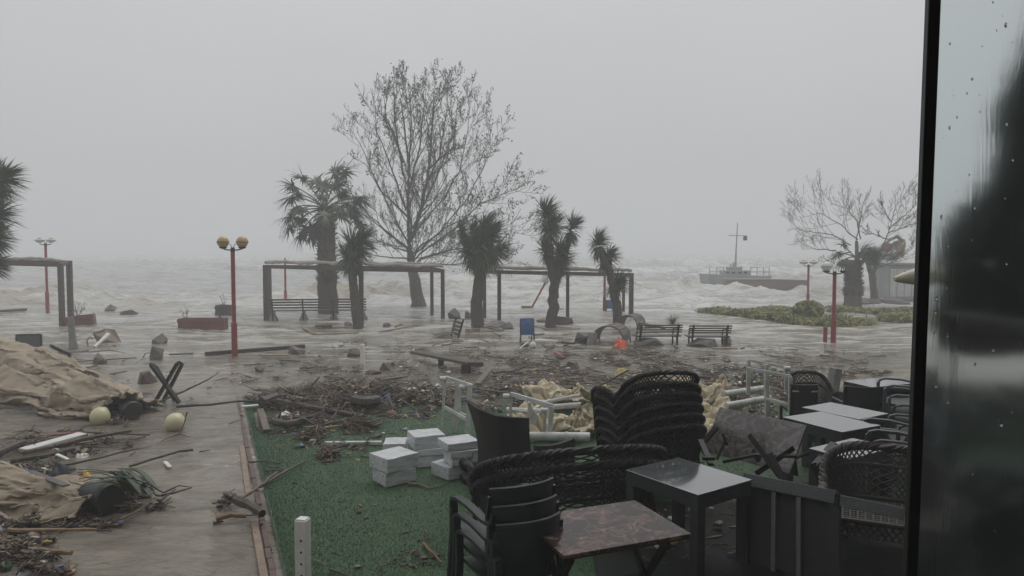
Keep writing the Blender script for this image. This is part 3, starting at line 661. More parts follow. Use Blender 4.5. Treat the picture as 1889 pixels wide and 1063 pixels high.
hedge('back hedge, the thinner row seen beyond the round bush', [(1375, 575), (1420, 575), (1465, 577)], .32, .26, 1600, 2)
hedge('hedge strip behind the nearer red lamp, running towards the black door frame', [(1535, 576), (1600, 578), (1665, 582), (1700, 584)], .30, .36, 3400, 3)
hedge('yellowish end of the front hedge with white foam against it, beside the door frame', [(1635, 592), (1660, 594), (1690, 592)], .40, .42, 1800, 4)
rng = random.Random(3); b = G(1491, 592); vs = []; fs = []
for k in range(2200):
    d = V((rng.gauss(0, 1), rng.gauss(0, 1), rng.gauss(0, 1))).normalized() * (rng.random() ** .35); p = V((d.x * .56, d.y * .5, .36 + d.z * .40)); a = V((rng.gauss(0, 1), rng.gauss(0, 1), rng.gauss(0, 1))).normalized(); bb = a.orthogonal(); s = rng.uniform(.05, .1); o = len(vs)
    vs += [p - a * s, p + bb * s * .5, p + a * s, p - bb * s * .5]; fs.append((o, o + 1, o + 2, o + 3))
root = thing('bush', 'round yellow green bush standing inside the hedges', 'bush', b); MB().add(vs, fs).build('foliage', hedge_green, root, False)
MB().tube([(0, 0, -.1), (0, 0, .4)], .05).build('stem', twig_bark, root)

# ------------------------------------------------------------------ lamps, pergolas, benches
def lamp(label, base_px, top_y, kind, group='red park lamps'):
    b = G(*base_px); Y = b.y; H_ = AT(base_px[0], top_y, Y).z
    root = thing('street_lamp', label, 'street lamp', b, group=group)
    MB().tube([(0, 0, -.1), (0, 0, H_ * .30), (0, 0, H_ * .305)], [.072, .072, .055], 12).build('pole_base', rust_red, root)
    MB().tube([(0, 0, H_ * .30), (0, 0, H_ - .16)], .05, 12).build('pole', rust_red, root)
    if kind == 'bare':
        MB().tube([(0, 0, H_ - .16), (0, 0, H_)], .03, 8).build('spigot', black_metal, root); return root
    MB().tube([(0, 0, H_ - .17), (0, 0, H_ - .06)], [.06, .045], 10).build('collar', black_metal, root)
    for sx in (-1, 1):
        MB().sweep([(0, 0, H_ - .12), (sx * .12, 0, H_ - .125), (sx * .24, 0, H_ - .09)], .035, .03).build('arm', black_metal, root)
        MB().sweep([(sx * .02, 0, H_ - .1), (sx * .04, 0, H_ + .0), (sx * .09, 0, H_ + .02)], .012, .012).build('bracket', black_metal, root)
        c = V((sx * .235, 0, H_ + .07))
        if kind == 'amber' or (kind == 'mixed' and sx < 0):
            MB().ball(c, .140, 20, 14).build('globe', amber if kind == 'amber' else white_plastic, root)
            MB().tube([c + V((.151 * math.cos(a), .151 * math.sin(a), 0)) for a in [2 * PI * k / 20 for k in range(21)]], .008, 4).build('guard_ring', black_metal, root)
            MB().lathe([(.05, -.165), (.10, -.13), (.105, -.12)], 12, c).build('cup', black_metal, root)
        elif kind == 'bowl':
            MB().lathe([(.05, -.10), (.13, -.06), (.19, .0), (.20, .02), (.17, .035), (.05, .06)], 16, c + V((0, 0, -.02))).build('bowl', clear_bowl, root)
            MB().ball(c + V((0, 0, .02)), (.09, .09, .07)).build('globe', amber, root)
        elif kind == 'mixed':
            MB().lathe([(.05, -.16), (.10, -.12), (.10, -.10)], 12, c).build('cup', black_metal, root)
    return root
lamp('red lamp post with two amber globes standing at the corner of the turf', (433, 657), 452, 'amber')
lamp('red lamp post with clear bowl heads behind the left pergola', (88, 578), 446, 'bowl')
lamp('farther red lamp post with yellowed bowl heads beside the hedges', (1490, 567), 486, 'bowl')
lamp('red lamp post with one white globe missing its twin, beside the red bollard', (1537, 633), 497, 'mixed')
lamp('red pole without a head standing behind the long bench', (527, 563), 476, 'bare')
lamp('red pole without a head standing behind the leaning yucca', (1115, 575), 485, 'bare')
b = G(978, 569); tlt = thing('street_lamp', 'red lamp post knocked over to a steep slant, its round head against the yucca', 'street lamp', b, group='red park lamps')
e = AT(1006, 522, b.y) - b
MB().tube([V((0, 0, -.1)), e], .045, 10).build('pole', rust_red, tlt); MB().ball(e + V((.03, 0, .1)), .15).build('globe', clear_bowl, tlt)
MB().tube([e * .96, e * 1.02], .07, 10).build('collar', black_metal, tlt); MB().box((-.15, 0, .03), (.5, .4, .16)).build('footing', stone, tlt, bev=.03)
b = G(1522, 632); bo = thing('bollard', 'short red bollard standing next to the red lamp post', 'bollard', b)
MB().tube([(0, 0, -.1), (.0, 0, .42)], .055, 12).build('post', rust_red, bo); MB().ball((0, 0, .42), (.06, .06, .04)).build('cap', rust_red, bo)

def pergola(label, posts, beams, cloth, group='timber pergolas along the shore'):
    b = G(*posts[0][:2]); root = thing('pergola', label, 'pergola', b, group=group); tops = []
    for (x, y, ty, w) in posts:
        p = G(x, y); t_ = AT(x, ty, p.y); ww = w * p.y / FOC
        MB().beam(p - b + V((0, 0, -.15)), V((p.x, p.y, t_.z)) - b, ww, ww).build('post', post_wood, root, True, .008); tops.append(V((p.x, p.y, t_.z)))
    for i, j in beams:
        MB().beam(tops[i] - b + V((0, 0, -.06)), tops[j] - b + V((0, 0, -.06)), .09, .13).build('beam', post_wood, root, True, .006)
    for i, j, seed in cloth:
        rng = random.Random(seed); A, B = tops[i] - b + V((0, 0, .07)), tops[j] - b + V((0, 0, .07)); L = (B - A).length; n = int(L * 6); pts = []
        for k in range(n + 1):
            f = k / n; pts.append(A.lerp(B, f) + V((0, rng.uniform(-.05, .05), .02 + .045 * abs(math.sin(f * L * 1.9 + seed)) + rng.uniform(-.012, .012))))
        MB().tube(pts, [.045 + .03 * rng.random() for _ in pts], 7).build('awning_roll', pergola_cloth, root)
    return root
pergola('long timber pergola with a bench under it, in front of the fan palm', [(492, 590, 489, 9), (667, 600, 494, 8), (797, 583, 492, 6), (817, 588, 497, 7), (497, 583, 489, 8)], [(0, 1), (1, 3), (2, 3), (4, 2), (0, 4)], [(0, 1, 3), (1, 3, 5), (4, 2, 4)])
pergola('second timber pergola behind the yuccas, around the slanted lamp', [(921, 592, 499, 7), (1164, 585, 504, 8), (1047, 588, 503, 6), (894, 586, 499, 6), (1150, 577, 505, 5)], [(0, 1), (3, 0), (3, 4), (4, 1)], [(0, 1, 2), (3, 4, 6)])
pergola('pergola cut off by the edge of the view, under the dark shaggy yucca', [(115, 602, 486, 8), (131, 597, 481, 8), (-160, 602, 478, 8), (-120, 596, 478, 8)], [(0, 1), (0, 2), (1, 3)], [(2, 0, 3)])
def bench(label, A_px, B_px, back_z, seat_z, nslat, group, yaw_away=True, nleg=2, depth=.45, foot=None):
    A, B = G(*A_px), G(*B_px); c = (A + B) / 2; d = B - A; L = d.length; rz = math.atan2(d.y, d.x)
    root = thing('bench', label, 'bench', c, rz, group)
    for k in range(nslat):
        z = seat_z + .12 + (back_z - seat_z - .14) * k / max(1, nslat - 1)
        MB().box((0, -.02 - .03 * k, z), (L, .032, min(.075, (back_z - seat_z - .14) / (nslat - 1) * .62))).build('slat', slat_wood, root, True, .005)
    for k in range(4):
        MB().box((0, .05 + k * .105, seat_z), (L, .085, .035)).build('seat_slat', slat_wood, root, True, .005)
    for k in range(nleg):
        x = -L / 2 + .12 + (L - .24) * k / (nleg - 1)
        f = MB(); f.sweep([(x, .02, -.1), (x, .0, seat_z - .03), (x, -.02 - .03 * nslat, back_z + .01)], .035, .05, (1, 0, 0)); f.beam((x, -.02, seat_z - .03), (x, depth, seat_z - .03), .035, .04)
        f.beam((x, depth - .04, -.1), (x, depth - .04, seat_z - .04), .035, .05); f.build('frame', black_metal, root, True)
        if foot:
            MB().lathe([(.24, -.1), (.20, .06), (.10, .2), (.08, .26)], 4, (x, .15, 0), Matrix.Rotation(R(45), 3, 'Z')).build('foot', concrete, root, False)
        else:
            MB().sweep([(x, .0, seat_z + .22), (x, depth * .7, seat_z + .2), (x, depth - .03, seat_z)], .04, .03, (1, 0, 0)).build('armrest', black_metal, root)
    return root
G1 = 'slatted park benches'
bench('long slatted bench on concrete feet under the middle pergola', (497, 592), (676, 590), .80, .36, 4, G1, nleg=4, foot=True)
bench('slatted bench with its back turned, the one nearer the orange jacket', (1173, 637), (1257, 636), .57, .24, 4, G1)
bench('slatted bench with its back turned, next to the pale board in the water', (1269, 638), (1348, 638), .57, .24, 4, G1)
# tipped bench with plastic seat
b = G(823, 622); tb = thing('bench', 'small bench tipped over in the water before the pergola, its slatted back upright', 'bench', b, R(25), G1)
for k in range(4): MB().box((.28 + .028 * k, 0, .10 + .11 * k), (.03, .62, .085), Matrix.Rotation(R(14), 3, 'Y')).build('slat', slat_wood, tb, True, .004)
MB().beam((.26, -.3, -.05), (.44, -.3, .55), .04, .05).build('frame', black_metal, tb); MB().beam((.26, .3, -.05), (.44, .3, .55), .04, .05).build('frame', black_metal, tb)
for k in range(5): MB().box((.15 - .11 * k, 0, .12 - .012 * k), (.085, .6, .03)).build('seat_slat', grey_wood, tb, True, .004)
# ------------------------------------------------------------------ far things at sea and on the shore
b = G(1360, 530); ves = thing('patrol_vessel', 'grey vessel with a tall signal mast and railings, half hidden by sea spray', 'ship', b); Y = b.y; px = Y / FOC
MB().add([(-2.1, 0, -.3), (2.3, 0, -.3), (2.4, 0, .78), (-2.0, 0, .92), (-1.9, 1.6, -.3), (2.1, 1.6, -.3), (2.3, 1.6, .78), (-1.9, 1.6, .92), (-2.3, .8, -.3), (-2.5, .8, .95)],
         [(0, 1, 2, 3), (5, 4, 7, 6), (1, 5, 6, 2), (3, 2, 6, 7), (0, 3, 9, 8), (8, 9, 7, 4), (3, 7, 9), (0, 8, 4), (0, 4, 5, 1)]).build('hull', boat_grey, ves, False)
MB().box((.05, .8, .98), (1.9, 1.1, .40)).build('cabin', boat_grey, ves, True, .05); MB().box((.0, .8, 1.30), (.95, .8, .26)).build('bridge', boat_grey, ves, True, .05); MB().beam((0, .8, 1.2), (.04, .8, 1.75), .34, .34, (0, 1, 0), .6).build('mast_foot', boat_grey, ves, True, .03)
for kx in (-.6, -.2, .25, .65): MB().box((kx, .24, 1.02), (.2, .03, .14)).build('window', black_metal, ves, True, .01)
MB().tube([(-.22, .8, 1.2), (-.25, .8, 1.62)], .05, 7).build('vent', boat_grey, ves); MB().tube([(.5, .8, .95), (.52, .8, 1.5)], .025, 6).build('aerial', boat_grey, ves)
zt = AT(1365, 410, Y).z; MB().tube([(.1, .8, 1.6), (.12, .8, zt * .55), (.2, .8, zt)], [.075, .055, .03], 8).build('mast', boat_grey, ves)
zc = AT(1365, 434, Y).z; MB().beam((-.42, .8, zc), (.85, .8, zc - .03), .05, .05).build('crossbar', boat_grey, ves)
MB().slab(lambda u, v: (.62 + .28 * u, .8 + .03 * math.sin(u * 6), zc - .06 - .30 * v), 6, 3, .01).build('flag', black_metal, ves)
for sx in (-1.95, -1.45, -.95, .95, 1.4, 1.85, 2.25):
    MB().tube([(sx, .05, .8), (sx, .05, 1.42)], .028, 5).build('railing_post', boat_grey, ves)
for z in (1.12, 1.42):
    MB().tube([(-1.95, .05, z), (-.95, .05, z)], .022, 5).build('rail', boat_grey, ves); MB().tube([(.95, .05, z - .03), (2.25, .05, z - .05)], .022, 5).build('rail', boat_grey, ves)
b = G(1412, 538); pier = thing('pier_wall', 'low dark red concrete pier wall washed by the waves in front of the vessel', 'pier', b)
zt = AT(1412, 517, b.y).z; L = 150 * b.y / FOC
MB().slab(lambda u, v: ((u - .5) * L, .0 + .9 * (u - .4) ** 2, -.4 + (zt + .4) * v - .15 * max(0, u - .55) * v), 14, 4, .9).build('wall', pier_red, pier)
MB().slab(lambda u, v: ((u - .5) * L, -.5 + .9 * (u - .4) ** 2 + v * 1.0, zt + .045 - .15 * max(0, u - .55)), 14, 2, .07).build('coping', concrete, pier)
# colourful inflatable / play tower and grey kiosk behind the bare trees
b = G(1655, 553) + V((0, 3, 0)); ar = thing('parasol_cover', 'wind torn yellow and red canvas bound to a pole behind the bare trees', 'canvas', b)
ycl = mat('yellow_canvas', (0.38, 0.28, 0.12), (0.28, 0.21, 0.10), .7, 3); rcl = mat('red_canvas', (0.30, 0.16, 0.12), (0.24, .13, .10), .7, 3)
def at_b(x, y): return AT(x, y, b.y) - b
c1 = at_b(1650, 455)
MB().tube([(0, 0, -.2), c1], .06, 8).build('pole', boat_grey, ar)
MB().slab(lambda u, v: c1 + V(((u - .5) * 1.05, .4 * (v - .5), .30 + .30 * math.sin(PI * u) - .35 * v * (1 - u) + .05 * math.sin(u * 14 + v * 5))), 14, 6, .03).build('yellow_panel', ycl, ar)
MB().slab(lambda u, v: c1 + V(((u - .62) * 1.2, -.1 + .3 * v, .15 - .5 * v + .18 * u + .06 * math.sin(u * 11 + v * 7))), 14, 6, .03).build('red_panel', rcl, ar)
MB().slab(lambda u, v: c1 + V((.12 + .42 * u, -.2 + .2 * v, .2 - .75 * v + .1 * math.sin(u * 9 + v * 4))), 8, 8, .03).build('yellow_panel', ycl, ar)
b = G(1680, 556) + V((0, 1.0, 0)); ki = thing('kiosk', 'pale grey shuttered kiosk half hidden by the black door frame', 'kiosk', b)
hz_ = AT(1680, 490, b.y).z; MB().box((.35, .8, hz_ / 2), (1.9, 1.6, hz_)).build('body', boat_grey, ki, bev=.03); MB().box((.35, .8, hz_ + .06), (2.2, 1.9, .12)).build('roof', concrete, ki, bev=.02)
for k in range(5): MB().box((-.4 + k * .38, -.015, hz_ * .5), (.34, .03, hz_ * .8)).build('shutter_panel', grime_white, ki, bev=.008)
# rubble bank under the two trees
def rock_mesh(size, seed):
    rng = random.Random(seed); bm = __import__('bmesh').new()
    for k in range(17):
        d = V((rng.gauss(0, 1), rng.gauss(0, 1), rng.gauss(0, 1))).normalized() * rng.uniform(.42, .56); bm.verts.new((d.x * size[0], d.y * size[1], d.z * size[2]))
    bmo = __import__('bmesh').ops; r = bmo.convex_hull(bm, input=bm.verts); bmo.delete(bm, geom=[v for v in bm.verts if not v.link_faces], context='VERTS')
    bm.verts.index_update(); m = MB(); m.v = [tuple(v.co) for v in bm.verts]; m.f = [tuple(v.index for v in f.verts) for f in bm.faces]; bm.free(); return m
def rock(label, cx, cy, w, h, seed, m=None, group='stones and rubble in the flood water', name='boulder', tilt=0):
    b = G(cx, cy); s = b.y / FOC; W = w * s; Hh = h * s * 1.05
    mm = rock_mesh((W * 1.1, W * .9, Hh * 1.9), seed); o = mm.build(name, m or stone, None, True, .02 * min(1, W), sharp=24)
    o.location = (b.x, b.y, Hh * .18); o.rotation_euler = (R(tilt), R(tilt * .7), R(seed * 37 % 60 - 30)); return tag(o, label, 'rock', group)
rock('dark boulder lying upright in the water, before the far edge of the waves', 293, 634, 30, 17, 1)
rock('tall grey boulder standing nearest the crossed black table legs', 290, 663, 27, 26, 2)
rock('rounded boulder beside the long thin rod in the water', 183, 672, 24, 18, 3)
rock('flat topped brown block left of the crossed black legs', 268, 706, 44, 22, 4, brown_stone)
rock('dark rubble lump between the pergolas, left of the yucca foot', 838, 588, 26, 16, 5)
rock('small round rubble lump touching the yucca between the pergolas', 864, 587, 15, 14, 6)
rock('rounded stone at the end of the black beam', 547, 653, 30, 15, 7)
rock('brown stone beside the short white post in the shallow water', 652, 657, 26, 14, 8, brown_stone)
rock('small grey stone on the flooded turf near its corner', 478, 686, 17, 11, 9)
rock('brown stone in the shallow water past the short white post', 711, 684, 20, 14, 10, brown_stone)
rock('flat brown stone beside a rounder one, between post and debris heap', 688, 690, 30, 8, 11, brown_stone)
rock('pointed wedge of dark stone standing in the litter', 1055, 680, 25, 18, 12)
rock('square cut dark block standing on end in the litter', 946, 667, 17, 11, 13)
rock('low stone before the square cut block', 968, 640, 20, 10, 14, brown_stone)
rock('flat broken slab washed up beside the yucca, pointing up', 936, 607, 24, 12, 15)
rock('wide flat slab lying behind the pointed slab', 915, 603, 50, 10, 16, concrete)
rock('broken slab lying under the middle post of the second pergola', 1035, 598, 44, 14, 17)
rock('long flat rubble heap left of the middle pergola post', 1000, 594, 24, 7, 18)
rock('low wet rubble under the bare trees, nearest the palm', 1602, 560, 60, 10, 19)
rock('low wet rubble under the bare trees, nearest the door frame', 1645, 561, 60, 9, 20)
rock('small dark stone between the long bench and the tipped bench', 715, 604, 24, 7, 21)
rock('dark lump in the water at the foot of the single yucca', 640, 600, 20, 6, 22)
rock('lone dark stone far out before the breaking waves', 204, 575, 26, 12, 23)
rock('lump of rubble with pale boards, far out before the breaking waves', 238, 580, 30, 10, 24, grey_wood)
rock('stone half sunk beside the brown overturned table', 900, 652, 14, 8, 25)
rock('dark stone lying alone in the litter before the tan canvas', 948, 712, 22, 14, 26)
# debris boards far left
def plank(x1, y1, x2, y2, th, m, label, name='plank', cat=None, z1=.03, z2=.03, group='driftwood and boards', flat=.45, wv=None, bev=.006):
    A, B = G(x1, y1, z1), G(x2, y2, z2); w = th * (A.y + B.y) / 2 / FOC
    mid = (A + B) / 2; o = MB().beam(A - mid, B - mid, wv or w * 1.1, max(.018, w * flat)).build(name, m, None, True, bev); o.location = mid
    return tag(o, label, cat or name, group)
def stick(pts, th, m, label, name='branch', cat=None, zs=None, group='branches and sticks', n=7, seed=1, taper=.5):
    rng = random.Random(seed * 7 + int(pts[0][0])); P = []
    Z = zs or [.03] * len(pts); Q = [G(x, y, z) for (x, y), z in zip(pts, Z)]
    for i in range(len(Q) - 1):
        L = (Q[i + 1] - Q[i]).length
        for k in range(4): P.append(Q[i].lerp(Q[i + 1], k / 4) + V((rng.gauss(0, .012 * L), rng.gauss(0, .012 * L), abs(rng.gauss(0, .008 * L)))))
    P.append(Q[-1]); mid = sum(P, V()) / len(P); r = th * mid.y / FOC / 2; nn = len(P) - 1
    o = MB().tube([p - mid for p in P], [r * (1 - (1 - taper) * k / nn) * rng.uniform(.88, 1.1) for k in range(nn + 1)], n).build(name, m, None, True); o.location = mid
    return tag(o, label, cat or name, group)
plank(-10, 575, 46, 571, 10, dark_wood, 'dark boards washed up at the very edge of the sea, under the left pergola', z1=.12, z2=.1)
plank(125, 668, 252, 660, 4, dark_wood, 'long thin dark rod floating past the rounded boulder', 'rod', z1=.05, z2=.05)
plank(378, 653, 562, 639, 8, dark_wood, 'long black beam lying across the foot of the red lamp post', 'beam', z1=.06, z2=.08, flat=.9)
plank(312, 654, 357, 652, 6, grey_wood, 'grey board floating alone left of the black beam')
plank(480, 655, 536, 656, 9, pale_wood, 'pale board lying just past the black beam', flat=.3, z1=.05, z2=.05)
plank(517, 664, 552, 666, 6, grey_wood, 'short grey board floating behind the turf corner')
plank(449, 674, 491, 671, 4, dark_wood, 'short dark board over the turf corner nearest the red lamp')
plank(599, 694, 631, 697, 6, grey_wood, 'pair of boards lying at the top of the debris heap')
plank(702, 701, 752, 694, 6, grey_wood, 'weathered board on the water beyond the debris heap', z1=.05, z2=.08)
plank(520, 728, 565, 737, 9, grey_wood, 'tan weathered plank lying on the debris heap', z1=.16, z2=.14)
plank(480, 758, 492, 797, 11, wet_wood, 'splintered post stub standing out of the heap towards the turf', 'post_stub', z1=.22, z2=.06, flat=.9)
plank(472, 762, 477, 790, 6, wet_wood, 'thin splintered lath against the post stub', z1=.16, z2=.05)
plank(446, 750, 517, 745, 9, white_paint, 'long white board, weathered, pointing from the kerb into the heap', z1=.07, z2=.09, flat=.3)
plank(594, 818, 704, 817, 8, grime_white, 'long pale bar lying on the turf behind the white blocks', 'bar', z1=.07, z2=.07, flat=.8)
plank(690, 746, 720, 726, 6, blue_cloth, 'faded blue slat leaning on the dark log', z1=.1, z2=.22)
plank(881, 709, 903, 682, 10, grey_wood, 'grey plank lying in the mud behind the white stands', z1=.06, z2=.12)
plank(1032, 654, 1070, 655, 5, grey_wood, 'grey board on the litter behind the dark wedge stone', z1=.06, z2=.06)
plank(1024, 650, 1040, 660, 5, rust_red, 'reddish lath beside the grey board on the litter', z1=.06, z2=.06)
plank(1314, 643, 1360, 642, 7, pale_wood, 'pale board floating before the second slatted bench', flat=.3, z1=.04, z2=.04)
plank(560, 605, 580, 616, 5, pale_wood, 'short end of the pale timber edging before the long bench', group='pale timber edging')
plank(580, 617, 662, 614, 4, pale_wood, 'long front of the pale timber edging before the long bench', group='pale timber edging')
plank(560, 605, 655, 603, 4, pale_wood, 'rear of the pale timber edging before the long bench', group='pale timber edging')
plank(582, 603, 612, 603, 7, brown_stone, 'reddish block lying on the pale timber edging', 'block', z1=.05, z2=.05, flat=1)
plank(700, 612, 770, 600, 4, pale_wood, 'slanting pale lath floating towards the tipped bench')
plank(728, 603, 742, 598, 7, pale_wood, 'stub of pale timber raised out of the water', z1=.08, z2=.16)
plank(888, 602, 928, 609, 4, pale_wood, 'slanted pale edging right of the broad yucca', group='pale timber edging')
plank(928, 610, 894, 611, 5, pale_wood, 'front pale edging right of the broad yucca', group='pale timber edging')
plank(862, 612, 882, 610, 11, pale_wood, 'short fat pale block at the foot of the broad yucca', 'block', flat=.8)
plank(988, 602, 1008, 607, 4, pale_wood, 'slanted pale edging left of the tall yucca', group='pale timber edging')
plank(1008, 608, 1070, 607, 4, pale_wood, 'front pale edging before the tall yucca', group='pale timber edging')
stick([(1016, 575), (1040, 570)], 3, dark_wood, 'dark stick adrift below the slanted lamp')
plank(818, 634, 834, 635, 4, white_paint, 'pale splinter adrift above the wrecked bench')
plank(910, 688, 948, 681, 6, dark_wood, 'dark charred board with a red end in the litter')
plank(700, 716, 690, 744, 4, dark_wood, 'dark batten sticking up from the heap', z1=.35, z2=.1)
plank(985, 618, 1003, 616, 5, grey_wood, 'grey board adrift beside the blue deck chair')
plank(1060, 690, 1120, 697, 4, wet_wood, 'brown lath in the litter behind the wicker stack')
plank(1180, 662, 1225, 655, 5, grey_wood, 'grey board in the litter under the first slatted bench')
plank(1420, 656, 1465, 662, 4, dark_wood, 'dark board on the water behind the tall white stand')
plank(1530, 690, 1580, 694, 4, wet_wood, 'brown lath floating over the sunken turf')
plank(1250, 668, 1280, 676, 5, wet_wood, 'short brown board in the litter before the benches')
# wrecked bench plank lying in the water
b = G(832, 665); wb = thing('bench_plank', 'wrecked bench lying low in the water, its long plank on two stub legs', 'bench', b, 0, G1)
A = G(770, 650, .18) - b; B = G(874, 671, .22) - b
MB().beam(A, B, .28, .06).build('seat', slat_wood, wb, True, .008); MB().beam(B + V((-.12, .0, 0)), B + V((.2, .02, 0)), .24, .09).build('end_block', slat_wood, wb, True, .008)
MB().beam(B.lerp(A, .12) + V((0, 0, -.04)), B.lerp(A, .12) + V((0, 0, -.3)), .2, .2).build('leg', dark_wood, wb); MB().beam(B.lerp(A, .55) + V((0, 0, -.04)), B.lerp(A, .55) + V((0, 0, -.3)), .12, .12).build('leg', dark_wood, wb)
# white square posts
def wpost(label, x, yb, yt, w, holes=False, name='marker_post'):
    b = G(x, yb) if yb < 1063 else None
    if b is None:
        b = G(x, yb)
    s = b.y / FOC; zt = AT(x, yt, b.y).z; W = w * s * .82
    root = thing(name, label, 'post', b, R(-14), 'short white posts')
    MB().box((0, 0, zt / 2 - .05), (W, W, zt + .1)).build('post', post_white, root, True, .006)
    n = 5
    if holes:
        for k in range(n): MB().tube([(W * .12, -W / 2 - .002, zt * (.74 - .155 * k)), (W * .12, -W / 2 + .004, zt * (.74 - .155 * k))], .009, 10).build('hole', black_metal, root)
    MB().box((0, 0, zt + .004), (W * .86, W * .86, .012)).build('cap', post_white, root, True, .004)
wpost('white square post with a row of bolt holes standing on the turf', 560, 1095, 958, 27, True)
wpost('short white post standing in shallow water behind the debris heap', 669, 675, 636, 9)
wpost('short white post with a slanted board at its foot, below the red bollard', 1515, 656, 633, 8)
plank(1505, 655, 1528, 654, 4, white_paint, 'white board in the water at the foot of the far white post')
# planters
def planter(label, cx, cy, w, h, d, tilt, m, twigs, seed, rz=0):
    b = G(cx, cy); s = b.y / FOC; W, Hh = w * s, h * s; root = thing('planter', label, 'planter', b, rz, 'flower boxes'); root.rotation_euler = (0, R(tilt), R(rz))
    body = MB(); t_ = .03; body.box((0, -d / 2 + t_ / 2, Hh / 2 - .06), (W, t_, Hh + .12)).box((0, d / 2 - t_ / 2, Hh / 2 - .06), (W, t_, Hh + .12)).box((-W / 2 + t_ / 2, 0, Hh / 2 - .06), (t_, d - 2 * t_, Hh + .12)).box((W / 2 - t_ / 2, 0, Hh / 2 - .06), (t_, d - 2 * t_, Hh + .12))
    body.build('box_body', m, root, True, .006); MB().box((0, -d / 2 - .008, Hh * .78), (W + .04, .025, Hh * .22)).build('rim', m, root, True, .005)
    MB().box((0, 0, Hh * .8), (W - .07, d - .07, .05)).build('soil', dark_wood, root, False)
    rng = random.Random(seed); T = MB(); lv = []
    for tx, n, hh in twigs:
        for k in range(n): branch(T, lv, (tx * W + rng.uniform(-.05, .05), rng.uniform(-.05, .05), Hh * .8), (rng.uniform(-.6, .6), rng.uniform(-.3, .3), 1), hh * rng.uniform(.7, 1.1), .010, 2, rng, .3, (.1, 0, 0), .35, (3, 3, 2), .005)
    if T.v: T.build('plant', twig_bark, root, False)
    if lv: leaf_obj(lv, .03, rng, 'leaves', dry_leaf, root)
planter('long red flower box with two sprigs of bare twigs, left of the amber globe lamp', 375, 606, 84, 19, .42, 0, red_planter, [(-.36, 4, .4), (.36, 6, .42)], 1)
planter('dark red flower box tipped askew beside the left pergola posts', 150, 600, 46, 18, .5, -6, red_planter, [(-.1, 9, .55)], 2, 18)
planter('dark square planter box half hidden behind the amber globe lamp', 416, 582, 30, 19, .5, 3, slat_wood, [(-.1, 4, .5)], 3)
# overturned brown table
b = G(203, 634); tt_ = thing('overturned_table', 'brown table thrown on its side in the water with its white pole leg sticking out', 'table', b, group='wrecked beach furniture')
def q(x, y, Y): return AT(x, y, Y) - b
tp = [q(172, 614, b.y - .1), q(196, 606, b.y + .5), q(212, 608, b.y + .55), q(226, 635, b.y + .25), q(184, 636, b.y - .1)]
nrm = (tp[1] - tp[0]).cross(tp[3] - tp[0]).normalized() * .035
MB().add(tp + [p + nrm for p in tp], [(0, 1, 2, 3, 4), (9, 8, 7, 6, 5)] + [(i, i + 5, (i + 1) % 5 + 5, (i + 1) % 5) for i in range(5)]).build('tabletop', mat('brown_laminate', (.14, .085, .05), (.10, .06, .036), .4, 6, .15, 30), tt_, False)
MB().tube([q(199, 618, b.y - .1), q(189, 627, b.y - .4), q(174, 641, b.y - .8)], [.07, .05, .045], 10).build('leg', white_plastic, tt_)
MB().tube([q(163, 640, b.y - .4), q(160, 628, b.y - .3), q(166, 622, b.y - .2), q(172, 625, b.y - .2)], .015, 6).build('wire', black_metal, tt_)
# broken wrapped post
b = G(136, 650); bp_ = thing('broken_post', 'grey wrapped post stub on a flat base in the water below the left pergola', 'post', b)
MB().tube([(0, 0, 0), (-.02, 0, .3), (-.045, 0, .9)], [.12, .085, .07], 10).build('post', concrete, bp_); MB().lathe([(.36, -.05), (.33, .05), (.14, .08)], 14).build('base', stone, bp_)
# dark mesh chair
b = G(54, 648); ch = thing('folding_chair', 'dark mesh chair back standing above the upper tan canvas', 'chair', b, R(8), group='wrecked beach furniture')
s = b.y / FOC; MB().box((0, 0, .22), (46 * s, .015, 30 * s)).build('back_panel', mat('mesh_grey', (.05, .055, .06), (.08, .085, .09), .6, 60), ch, False)
for a_, b_ in (((-.29, 0, -.1), (-.29, 0, .43)), ((.29, 0, -.1), (.29, 0, .43)), ((-.29, 0, .43), (.29, 0, .43)), ((.33, -.1, -.1), (.33, -.1, .2))): MB().beam(a_, b_, .035, .035).build('frame_tube', black_metal, ch)
MB().beam((-.7, -.1, .2), (-.2, -.1, .17), .05, .03).build('armrest', black_metal, ch)
stick([(93, 638), (130, 656), (122, 668)], 6, black_metal, 'bent black metal bar jutting from the water above the tan canvas', 'metal_bar', zs=[.45, .15, .05], taper=1)
stick([(166, 650), (200, 646), (232, 652)], 2.0, dark_wood, 'thin arched twig over the long rod', zs=[.1, .22, .05])
stick([(264, 660), (268, 652), (277, 650)], 2.0, dark_wood, 'thin hooked twig beside the tall boulder', zs=[.05, .16, .1])
# crossed black legs
b = G(310, 746); cl_ = thing('table_base', 'crossed black table legs standing upside down in the water', 'table base', b, group='black folding table bases')
def q(x, y, dy=0): return AT(x, y, b.y + dy) - b
for x1, y1, x2, y2, dy in ((279, 673, 331, 744, -.12), (328, 669, 285, 744, -.02), (335, 674, 299, 744, .3), (286, 676, 325, 742, .38)):
    MB().beam(q(x1, y1, dy), q(x2, y2, dy), .10, .04).build('leg', black_metal, cl_, True, .004)
MB().beam(q(309, 707, -.12), q(309, 707, .4), .03, .03).build('pivot_bar', black_metal, cl_)
MB().beam(q(330, 668, -.02), q(336, 673, .3), .05, .03).build('foot_bar', black_metal, cl_); MB().beam(q(278, 672, -.12), q(286, 676, .38), .05, .03).build('foot_bar', black_metal, cl_)
stick([(273, 750), (310, 735), (350, 717), (385, 700), (403, 687)], 5, wet_wood, 'long bent stick leaning in front of the crossed black legs', zs=[.03, .12, .25, .42, .5], taper=.4)
